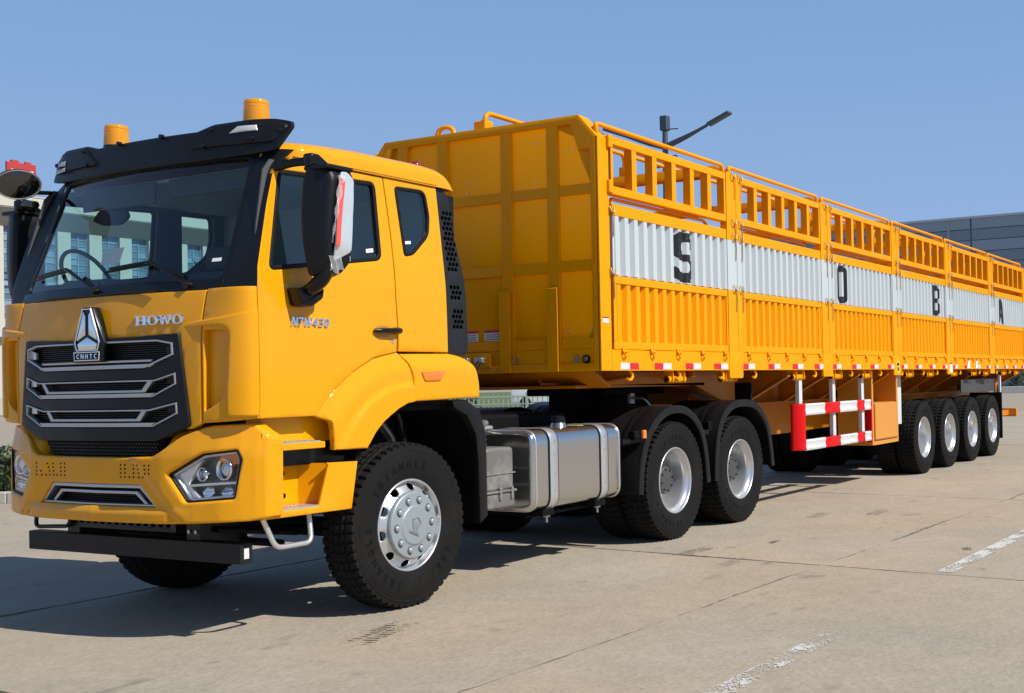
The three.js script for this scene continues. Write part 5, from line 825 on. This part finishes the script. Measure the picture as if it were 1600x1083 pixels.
mesh('roof', [patch((u, v) => { const x = v < 0.5 ? 0.52 + v * 2 * 1.2 : 1.72 + (v - 0.5) * 2 * 0.41, a = Math.PI * u, c = Math.cos(a), sn = Math.sin(a), n = 0.42, z = 1.084 * (1 - 0.15 * smooth(0.74, 0.52, x)) * Math.sign(c) * Math.pow(Math.abs(c), n) * (x > 1.95 ? 1 - 0.03 * ((x - 1.95) / 0.18) ** 2 : 1), y = 2.84 + (Hc(x) - 2.84) * Math.pow(sn, n); return [x, y, z]; }, 48, 30, 2)], M.cab, K);
pair('roof_gutter', [patch((u, v) => [0.62 + u * 1.29, 2.838 + 0.012 * v, 1.078 + 0.012 * v], 10, 1)], M.cab, K);
mesh('roof_lining', [box(0.62, 1.95, 2.80, 2.82, -1.0, 1.0)], M.trim, K);
mesh('roof_marker', [latheZ([[0.035, 0], [0.036, 0.012], [0.028, 0.032], [0.0005, 0.04]], 20).rotateX(-Math.PI / 2).translate(1.88, 2.992, 0.93)], phy([0.22, 0.01, 0.01], 0.2, { clearcoat: 1 }), K);
mesh('cab_rear_wall', [box(1.93, 1.95, 1.30, 2.90, -1.05, 1.05)], M.cab, K);
mesh('cab_floor', [box(0.30, 1.93, 1.29, 1.33, -1.07, 1.07)], M.dark, K);
{ // visor over the windscreen
  const v = part('roof_visor', K), vx = (a, b) => { a = Math.abs(a); return 0.395 + 0.125 * (a / 1.06) ** 2 + 0.1 * (b - 2.87) + 0.06 * smooth(0.85, 1.1, a) * (b - 2.87) / 0.18; };
  const hv = [[0.50, 2.848], [0.90, 2.862], [1.05, 2.878, 0.025], [1.105, 3.02, 0.012], [1.09, 3.058, 0.02], [1.0, 3.078, 0.03], [0.60, 3.068, 0.02], [0.475, 3.035]];
  mesh('visor_body', [plate(rpoly(symm(hv), 0.0), { t: 0.14, bevel: 0.012, bs: 3, L: 0.06, warp: (a, b, c) => [vx(a, b) - c * (1 - 0.8 * smooth(0.55, 1.06, Math.abs(a))), b, a] })], M.plastic, v);
  for (const s of [1, -1]) {
    const W = o => (a, b, c) => [vx(a, b) - o - c, b, a], S = p => s > 0 ? p : mir(p);
    mesh('visor_end', [plate(S(rpoly([[0.44, 2.925], [0.85, 2.925], [1.02, 2.93], [1.085, 3.02], [1.07, 3.045], [0.98, 3.062], [0.60, 3.055]], 0.015)), { t: 0.03, bevel: 0.012, bs: 3, L: 0.06, warp: W(0.016) })], M.plastic, v);
    if (s > 0) mesh('marker_lamp', [plate(S([[0.74, 2.995], [0.93, 3.002], [0.92, 3.036], [0.80, 3.036]]), { t: 0.02, bevel: 0.006, L: 0.06, warp: W(0.022) })], phy([0.6, 0.62, 0.63], 0.15, { clearcoat: 1 }), v);
    for (const [z, y] of [[0.60, 3.03], [1.05, 3.0], [0.55, 2.935], [0.2, 3.03], [0.9, 2.955]]) mesh('visor_bolt', [cylX(0.014, vx(z, y) - 0.026, vx(z, y), y, z * s, 14)], M.satin, v);
    // beacon
    const b = part('beacon', K); b.position.set(0.725, 0, 0.67 * s);
    mesh('beacon_base', [cylY(0.072, 0.078, 2.99, 3.10, 0, 0, 28), cylY(0.082, 0.082, 3.10, 3.118, 0, 0, 28)], M.plastic, b);
    mesh('beacon_dome', [latheZ([[0.082, 0], [0.079, 0.05], [0.075, 0.125], [0.071, 0.138], [0.058, 0.142], [0.0005, 0.143]], 40).rotateX(-Math.PI / 2).translate(0, 3.118, 0)], M.amber, b);
    mesh('beacon_reflector', [latheZ([[0.055, 0.0], [0.05, 0.03], [0.055, 0.06], [0.05, 0.09], [0.052, 0.115], [0.0005, 0.12]], 28).rotateX(-Math.PI / 2).translate(0, 3.118, 0)], phy([0.85, 0.48, 0.03], 0.3, {}), b);
    each('beacon_ring', [0.028, 0.05, 0.072, 0.094, 0.114].map(y => new THREE.TorusGeometry(0.076, 0.0022, 6, 32).rotateX(Math.PI / 2).translate(0, 3.118 + y, 0)), M.amber, b);
  }
  const ve = (z, y, o) => { const s = (vx(z - 0.01, y) - vx(z + 0.01, y)) / 0.02; return g => g.rotateY(-Math.PI / 2 - Math.atan(s)).translate(vx(z, y) - 0.03 - o, y, z); };
  mesh('visor_lettering', [ve(-0.89, 2.935, -0.008)(textGeo('SINOTRUK', 0.024, 0.003))], M.sticker, v);
  mesh('visor_emblem', [0, 1, 2, 3].map(i => ve(-0.89 + (i - 1.5) * 0.034, 2.978, -0.008)(new THREE.BoxGeometry(0.024, 0.028, 0.004))), M.sticker, v);
}
// wipers
for (const [z0, y0, z1, y1, zp] of [[0.0, 2.185, 0.40, 2.215, 0.71], [-0.815, 2.19, -0.385, 2.22, -0.03]]) {
  const w = part('wiper', K), X = (y, z) => xw(y, z) - 0.03;
  mesh('wiper_blade', [tube([0, 0.25, 0.5, 0.75, 1].map(t => { const z = z0 + (z1 - z0) * t, y = y0 + (y1 - y0) * t; return [X(y, z) + 0.012, y, z]; }), 0.009, { raw: true, seg: 6 }), tube([0.15, 0.5, 0.85].map(t => { const z = z0 + (z1 - z0) * t, y = y0 + (y1 - y0) * t + 0.012; return [X(y, z) - 0.01, y, z]; }), 0.008, { raw: true, seg: 6 })], M.satin, w);
  mesh('wiper_arm', [tube([[X(y1, (z0 + z1) / 2 + 0.12) - 0.012, (y0 + y1) / 2 + 0.02, (z0 + z1) / 2 + 0.1], [X(y1, z1) - 0.02, y1 + 0.01, z1], [X(2.09, zp) - 0.01, 2.075, zp]], u => 0.006 + 0.006 * u, { f: 0.03 }), tube([[X(2.16, zp - 0.12) - 0.015, 2.165, zp - 0.115], [X(2.09, zp) - 0.01, 2.085, zp - 0.01]], 0.005), cylX(0.022, X(2.07, zp) - 0.02, X(2.07, zp) + 0.03, 2.07, zp, 14)], M.satin, w);
}
mesh('screen_label', [plate([[0.80, 2.205], [0.86, 2.207], [0.86, 2.228], [0.80, 2.226]], { t: 0.002, bevel: 0, warp: (a, b, c) => [xw(b, a) - 0.001 - c, b, a] })], M.sticker, K);
mesh('inspection_paper', [plate([[-0.12, 2.24], [0.06, 2.24], [0.06, 2.34], [-0.12, 2.34]], { t: 0.002, bevel: 0, L: 0.1, warp: (a, b, c) => [xw(b, a) + 0.008 - c, b, a] })], phy([0.62, 0.64, 0.66], 0.7, { transmission: 0.55, thickness: 0 }), K);
// round look-down mirror on the right pillar
{
  const m = part('front_mirror', K);
  const nrm = V(-0.34, -0.42, 0.84).normalize(), xx = V(1, 0.12, 0.35).addScaledVector(nrm, -V(1, 0.12, 0.35).dot(nrm)).normalize(), yy = V().crossVectors(nrm, xx);
  const MM = new THREE.Matrix4().makeBasis(xx, yy, nrm).setPosition(0.14, 2.795, -0.83), T1 = g => g.applyMatrix4(MM);
  mesh('mirror_shell', [T1(latheZ([[0.128, 0.01], [0.135, -0.005], [0.125, -0.04], [0.09, -0.07], [0.0005, -0.085]], 40).scale(1, 0.74, 1))], M.plastic, m);
  mesh('mirror_rim', [T1(latheZ([[0.119, 0.004], [0.124, 0.014], [0.131, 0.012], [0.133, 0.0]], 40).scale(1, 0.74, 1))], M.greyBox, m);
  mesh('mirror_face', [T1(latheZ([[0.12, 0.006], [0.09, 0.016], [0.05, 0.023], [0.0005, 0.026]], 40).scale(1, 0.74, 1))], std([0.10, 0.10, 0.105], 0.06, 1), m);
  mesh('mirror_arm', [tube([[0.17, 2.80, -0.88], [0.30, 2.775, -0.93], [0.47, 2.80, -1.00]], 0.014)], M.satin, m);
}
// --- cab interior
{
  const c = part('cab_interior', K);
  mesh('dashboard', [plate(symm([[1.06, 1.75], [1.06, 2.03], [0.55, 2.10]]), { t: 0.42, bevel: 0.05, bs: 3, L: 0.2, warp: (a, b, q) => [0.27 - q + 0.06 * (a / 1) ** 2 + 0.25 * (b - 1.75) * 0.2, b, a] })], M.interior, c);
  mesh('instrument_hood', [box(0.40, 0.68, 2.06, 2.19, -0.85, -0.35, 0.05)], M.interior, c);
  mesh('steering_wheel', [new THREE.TorusGeometry(0.225, 0.014, 10, 40).rotateY(Math.PI / 2).rotateZ(0.55).translate(0.62, 2.21, -0.84), tube([[0.62, 2.21, -0.84], [0.45, 2.0, -0.80]], 0.04), tube([[0.62, 2.21, -1.04], [0.62, 2.20, -0.63]], 0.013)], M.satin, c);
  for (const z of [0.55, -0.58]) { mesh('seat', [box(1.0, 1.45, 1.55, 1.75, z - 0.26, z + 0.26, 0.06), box(1.38, 1.52, 1.72, 2.32, z - 0.25, z + 0.25, 0.06)], M.seat, c); mesh('head_rest', [box(1.44, 1.54, 2.33, 2.50, z - 0.13, z + 0.13, 0.04)], M.seat, c); mesh('seat_base', [box(1.02, 1.4, 1.33, 1.56, z - 0.2, z + 0.2)], M.interior, c); }
  mesh('bunk', [box(1.55, 1.92, 1.33, 1.80, -1.05, 1.05, 0.03)], M.seat, c);
  mesh('rear_lining', [box(1.90, 1.925, 1.33, 2.80, -1.04, 1.04)], M.trim, c);
  each('sun_visor', [box(0.56, 0.58, 2.66, 2.80, -0.80, -0.08, 0.008), box(0.56, 0.58, 2.68, 2.80, 0.05, 0.78, 0.008)], std([0.05, 0.05, 0.048], 0.6), c);
  mesh('rear_view_mirror', [plate(rpoly([[-0.74, 2.60], [-0.66, 2.67], [-0.40, 2.655], [-0.37, 2.60], [-0.46, 2.555], [-0.62, 2.56]], 0.03), { t: 0.03, bevel: 0.008, L: 0.2, warp: (a, b, q) => [0.58 - q, b, a] }), tube([[0.59, 2.66, -0.52], [0.62, 2.80, -0.42]], 0.012)], M.plastic, c);
}
// --- front underside
mesh('underrun_bar', [box(0.275, 0.365, 0.445, 0.565, -0.985, 0.985, 0.006)], phy([0.011, 0.0115, 0.012], 0.5, { specularIntensity: 0.5 }), K);
mesh('bar_end_label', [box(0.30, 0.335, 0.475, 0.535, 0.9855, 0.988)], M.tapeWhite, K);
pair('bar_bracket', ([box(0.30, 0.34, 0.56, 0.76, 0.50, 0.62, 0.005), box(0.34, 0.6, 0.5, 0.74, 0.52, 0.60)]), M.satin, K);
each('bracket_bolt', [[0.70, 0.53], [0.70, 0.59], [0.615, 0.53], [0.615, 0.59]].map(([y, z]) => cylX(0.012, 0.29, 0.30, y, z, 8)), M.steel, K);
mesh('front_crossmember', [plate([[-0.58, 0.605], [0.42, 0.605], [0.42, 0.685], [-0.58, 0.685]], { t: 0.02, bevel: 0.003, L: 5, holes: Array.from({ length: 14 }, (_, i) => rpoly([[-0.55 + i * 0.068, 0.635], [-0.51 + i * 0.068, 0.635], [-0.51 + i * 0.068, 0.672], [-0.55 + i * 0.068, 0.672]], 0.014)), warp: (a, b, c) => [0.29 - c, b, a] }), box(0.34, 0.9, 0.62, 0.74, -0.5, 0.5)], M.satin, K);
mesh('tow_step', [tube([[0.28, 0.70, -0.90], [0.27, 0.595, -0.90], [0.27, 0.61, -0.56], [0.28, 0.70, -0.54]], 0.013, { f: 0.04 })], M.satin, K);
each('tie_rod', [tube([[0.75, 0.50, -0.8], [0.75, 0.50, 0.8]], 0.025), tube([[0.42, 0.62, 0.62], [0.95, 0.54, 0.72]], 0.02), tube([[0.5, 0.57, -0.2], [1.4, 0.5, 0.4]], 0.025)], M.dark, K);
// --- chassis
pair('chassis_rail', ([box(0.5, 7.15, 0.80, 1.06, 0.37, 0.45)]), M.dark, K);
mesh('engine_block', [box(0.62, 2.3, 0.58, 1.27, -0.36, 0.36, 0.05), box(0.45, 0.60, 0.68, 1.27, -0.55, 0.55), box(2.3, 3.1, 0.62, 1.0, -0.25, 0.25, 0.08)], M.dark, K);
mesh('front_axle', [box(1.43, 1.57, 0.44, 0.56, -0.85, 0.85, 0.02)], M.dark, K);
pair('leaf_spring', ([...[0, 1, 2, 3].map(k => box(0.75 + k * 0.1, 2.25 - k * 0.1, 0.66 - k * 0.018, 0.676 - k * 0.018, 0.40, 0.49)), box(1.40, 1.60, 0.60, 0.70, 0.39, 0.50)]), M.dark, K);
pair('wheel_well', ([box(0.95, 2.15, 1.335, 1.35, 0.45, 1.12), box(0.9, 2.2, 0.95, 1.335, 0.46, 0.48)]), M.dark, K);
mesh('exhaust_pipe', [tube([[1.62, 1.33, 0.72], [1.64, 1.24, 0.74], [1.80, 1.08, 0.74], [1.86, 0.9, 0.70]], 0.045, { f: 0.1 })], std([0.18, 0.18, 0.18], 0.25, 0.8), K);
each('shock_absorber', [tube([[1.30, 1.33, 0.62], [1.34, 0.72, 0.66]], 0.035), tube([[1.38, 1.3, 0.52], [1.38, 1.0, 0.52]], 0.05, { seg: 12 })], M.satin, K);
each('drive_axle', [4.995, 6.36].map(x => join([cylZ(0.09, 0.09, -0.95, 0.95, x, 0.539, 18), new THREE.SphereGeometry(0.24, 20, 12).translate(x, 0.55, 0)])), M.dark, K);
pair('rear_spring', ([...[0, 1, 2, 3, 4].map(k => box(4.9 + k * 0.08, 6.45 - k * 0.08, 0.72 + k * 0.02, 0.737 + k * 0.02, 0.47, 0.57)), box(5.58, 5.78, 0.5, 0.9, 0.46, 0.6)]), M.dark, K);
mesh('fifth_wheel', [box(5.0, 6.15, 1.33, 1.40, -0.46, 0.46, 0.02), box(5.3, 5.9, 1.06, 1.33, -0.40, 0.40), box(4.7, 6.6, 1.06, 1.09, -0.5, 0.5)], M.dark, K);
mesh('release_handle', [tube([[5.45, 1.30, 0.45], [5.45, 1.29, 0.62], [5.5, 1.22, 0.66]], 0.014), box(5.40, 5.48, 1.24, 1.34, 0.47, 0.5)], M.steel, K);
each('air_tank', [cylX(0.13, 2.5, 3.3, 0.72, -0.72, 20), cylX(0.13, 3.35, 4.1, 0.72, -0.72, 20)], M.dark, K);
each('battery_box', [box(2.45, 4.2, 0.86, 1.16, -0.98, -0.48, 0.02), box(2.3, 4.4, 1.0, 1.20, -0.42, 0.42, 0.03)], M.dark, K);
mesh('tail_frame', [box(6.9, 7.1, 0.75, 1.06, -1.0, 1.0)], M.dark, K);
{ // fuel tank
  const t = part('fuel_tank', K), sec = rpoly([[0.60, 0.47], [1.15, 0.47], [1.15, 1.095], [0.60, 1.095]], 0.11, 8);
  const brushed = dataTex(256, (u, v) => { const q = n256(u * 4, v * 256) * 0.5 + n64(u * 64, v * 64) * 0.5; return [0.55 + 0.35 * q]; });
  const tm = new THREE.MeshStandardMaterial({ color: lin(0.55, 0.55, 0.54), metalness: 0.95, roughness: 0.27, roughnessMap: brushed });
  const loft = (x0, x1, o) => plate(inset(sec, -o), { t: x1 - x0, bevel: 0.03, bs: 4, L: 0.25, crease: 0.7, warp: (a, b, c) => [x0 - c, b, a] });
  const body = plate(sec, { t: 1.30, bevel: 0.035, bs: 4, L: 0.2, crease: 0.7, warp: (a, b, c) => [2.885 - c, b, a] });
  { const p = body.attributes.position, uv = body.attributes.uv; for (let i = 0; i < p.count; i++) uv?.setXY(i, p.getX(i) * 2, (p.getY(i) + p.getZ(i)) * 2); }
  mesh('tank_body', [body], tm, t);
  for (const x of [2.93, 4.13]) mesh('weld_bead', [tube([...sec, sec[0]].map(q => [x, q[1], q[0]]), 0.008, { raw: true, seg: 6 })], M.alu, t);
  for (const x of [3.10, 3.83]) {
    mesh('strap_rubber', [plate(inset(sec, -0.004), { t: 0.135, bevel: 0.001, L: 5, holes: [inset(sec, 0.01)], warp: (a, b, c) => [x - 0.0075 - c, b, a] })], M.rubber, t);
    mesh('tank_strap', [plate(inset(sec, -0.009), { t: 0.105, bevel: 0.002, L: 5, holes: [inset(sec, -0.0045)], warp: (a, b, c) => [x + 0.0075 - c, b, a] })], M.rim, t);
    mesh('strap_bolt', [box(x + 0.03, x + 0.09, 0.40, 0.47, 1.06, 1.09, 0.004), cylY(0.01, 0.01, 0.36, 0.44, x + 0.06, 1.075, 8), ...[0.62, 0.75, 0.9, 1.0].map(y => cylZ(0.007, 0.006, 1.158, 1.163, x + 0.06, y, 8))], M.steel, t);
  }
  mesh('filler_neck', [cylY(0.075, 0.06, 1.09, 1.13, 3.55, 0.93, 24)], tm, t);
  mesh('filler_cap', [cylY(0.062, 0.058, 1.13, 1.175, 3.55, 0.93, 24), box(3.50, 3.60, 1.17, 1.185, 0.90, 0.96, 0.01)], M.satin, t);
  mesh('tank_label', [box(3.74, 3.815, 1.0965, 1.099, 0.86, 1.0)], phy([0.62, 0.58, 0.06], 0.5), t);
  mesh('end_label', [box(2.879, 2.884, 0.81, 0.94, 0.84, 0.96)], phy([0.35, 0.31, 0.03], 0.5), t);
  mesh('tank_bracket', [box(3.05, 3.2, 0.42, 0.465, 0.45, 1.12), box(3.8, 3.95, 0.42, 0.465, 0.45, 1.12), box(2.95, 4.1, 0.41, 0.43, 1.0, 1.03)], M.dark, t);
}
{ // grey box ahead of the tank
  const b = part('filter_box', K);
  mesh('box_body', [box(2.39, 2.72, 0.66, 0.985, 0.72, 1.10, 0.03), box(2.39, 2.725, 0.53, 0.652, 0.72, 1.105, 0.025)], M.greyBox, b);
  mesh('box_rim', [box(2.37, 2.735, 0.648, 0.668, 0.71, 1.115, 0.008), box(2.385, 2.728, 0.785, 0.797, 0.715, 1.108, 0.005)], M.greyBox, b);
  each('box_clip', [box(2.52, 2.545, 0.60, 0.69, 1.106, 1.122, 0.004), box(2.66, 2.685, 0.60, 0.69, 1.106, 1.122, 0.004)], M.steel, b);
  mesh('bellows', [0, 1, 2, 3, 4, 5].map(k => cylY(0.05, 0.062, 0.99 + k * 0.035, 1.02 + k * 0.035, 2.40, 1.02, 18)), M.greyBox, b);
  each('air_pipe', [tube([[2.3, 1.17, 0.80], [2.6, 1.16, 0.80], [3.0, 1.15, 0.62]], 0.022), tube([[2.35, 1.12, 0.9], [2.75, 1.125, 0.88], [2.85, 1.14, 0.6]], 0.016)], M.alu, b);
}
// --- rear mudguards over the drive wheels
for (const s of [1, -1]) for (const [pts, nm] of [[[[4.302, 0.471], [4.335, 0.72], [4.43, 0.94], [4.58, 1.10], [4.78, 1.20], [5.0, 1.23], [5.2, 1.205], [5.38, 1.12], [5.52, 0.98], [5.60, 0.78], [5.648, 0.472]]], [[[5.742, 0.464], [5.76, 0.72], [5.83, 0.97], [5.97, 1.14], [6.17, 1.23], [6.44, 1.25], [6.70, 1.215], [6.88, 1.12], [7.02, 0.97], [7.09, 0.78], [7.143, 0.526]]]]) {
  const P = (n, gs, m) => mesh(n, s > 0 ? gs : mzs([gs]), m, f), f = part('rear_mudguard', K);
  const cv = new THREE.CatmullRomCurve3(pts.map(p => V(p[0], p[1], 0))).getPoints(40).map(p => [p.x, p.y]), cx = (pts[0][0] + pts[pts.length - 1][0]) / 2;
  const inn = cv.map((p, i) => { const a = cv[Math.max(0, i - 1)], b = cv[Math.min(40, i + 1)], l = Math.hypot(b[0] - a[0], b[1] - a[1]), w = 0.075; return [p[0] + (b[1] - a[1]) / l * w, p[1] - (b[0] - a[0]) / l * w]; });
  P('mudguard_flange', [beam([...cv, ...[...inn].reverse()], 1.215, 1.245, { bevel: 0.008 })], M.frame);
  P('mudguard_top', [patch((u, v) => { const p = cv[Math.round(u * 40)]; return [p[0], p[1] - 0.004, 1.236 - 0.66 * v]; }, 40, 2)], M.frame);
  P('mudguard_rib', [patch((u, v) => { const p = cv[6 + Math.round(u * 10)]; return [p[0] - 0.008, p[1] + 0.01, 1.12 - 0.05 * v]; }, 10, 1)], M.satin); P('mudguard_rib', [patch((u, v) => { const p = cv[6 + Math.round(u * 10)]; return [p[0] - 0.008, p[1] + 0.01, 1.02 - 0.02 * v]; }, 10, 1)], M.satin);
  P('mudguard_clamp', [box(pts[2][0] - 0.06, pts[2][0] + 0.02, pts[2][1] - 0.02, pts[2][1] + 0.08, 1.10, 1.17, 0.008)], M.satin);
}
pair('mudguard_link', ([box(5.60, 5.76, 0.92, 0.97, 1.12, 1.18, 0.01), box(5.63, 5.72, 0.5, 0.92, 1.05, 1.07)]), M.frame, K);
mesh('side_lamp', [box(4.365, 4.42, 0.955, 1.03, 1.235, 1.262, 0.008)], M.amberSolid, K);
mesh('lamp_stalk', [tube([[4.30, 0.93, 0.9], [4.33, 0.92, 1.15], [4.39, 0.95, 1.24]], 0.02), cylX(0.035, 4.2, 4.34, 0.925, 1.12, 12)], M.satin, K);
pair('mud_flap', ([box(7.1, 7.13, 1.15, 1.42, 0.62, 1.0, 0.01)]), M.rubber, K);
// --- wheels
for (const s of [1, -1]) { frontWheel(K, 1.5, 1.1825 - 0.152, s, 0.5); dual(K, 4.995, 1.2335 - 0.152, s, 0.2, true); dual(K, 6.36, 1.2335 - 0.152, s, 0.9, true); }
renderer.setSize(1024, 693);
renderer.render(scene, camera);
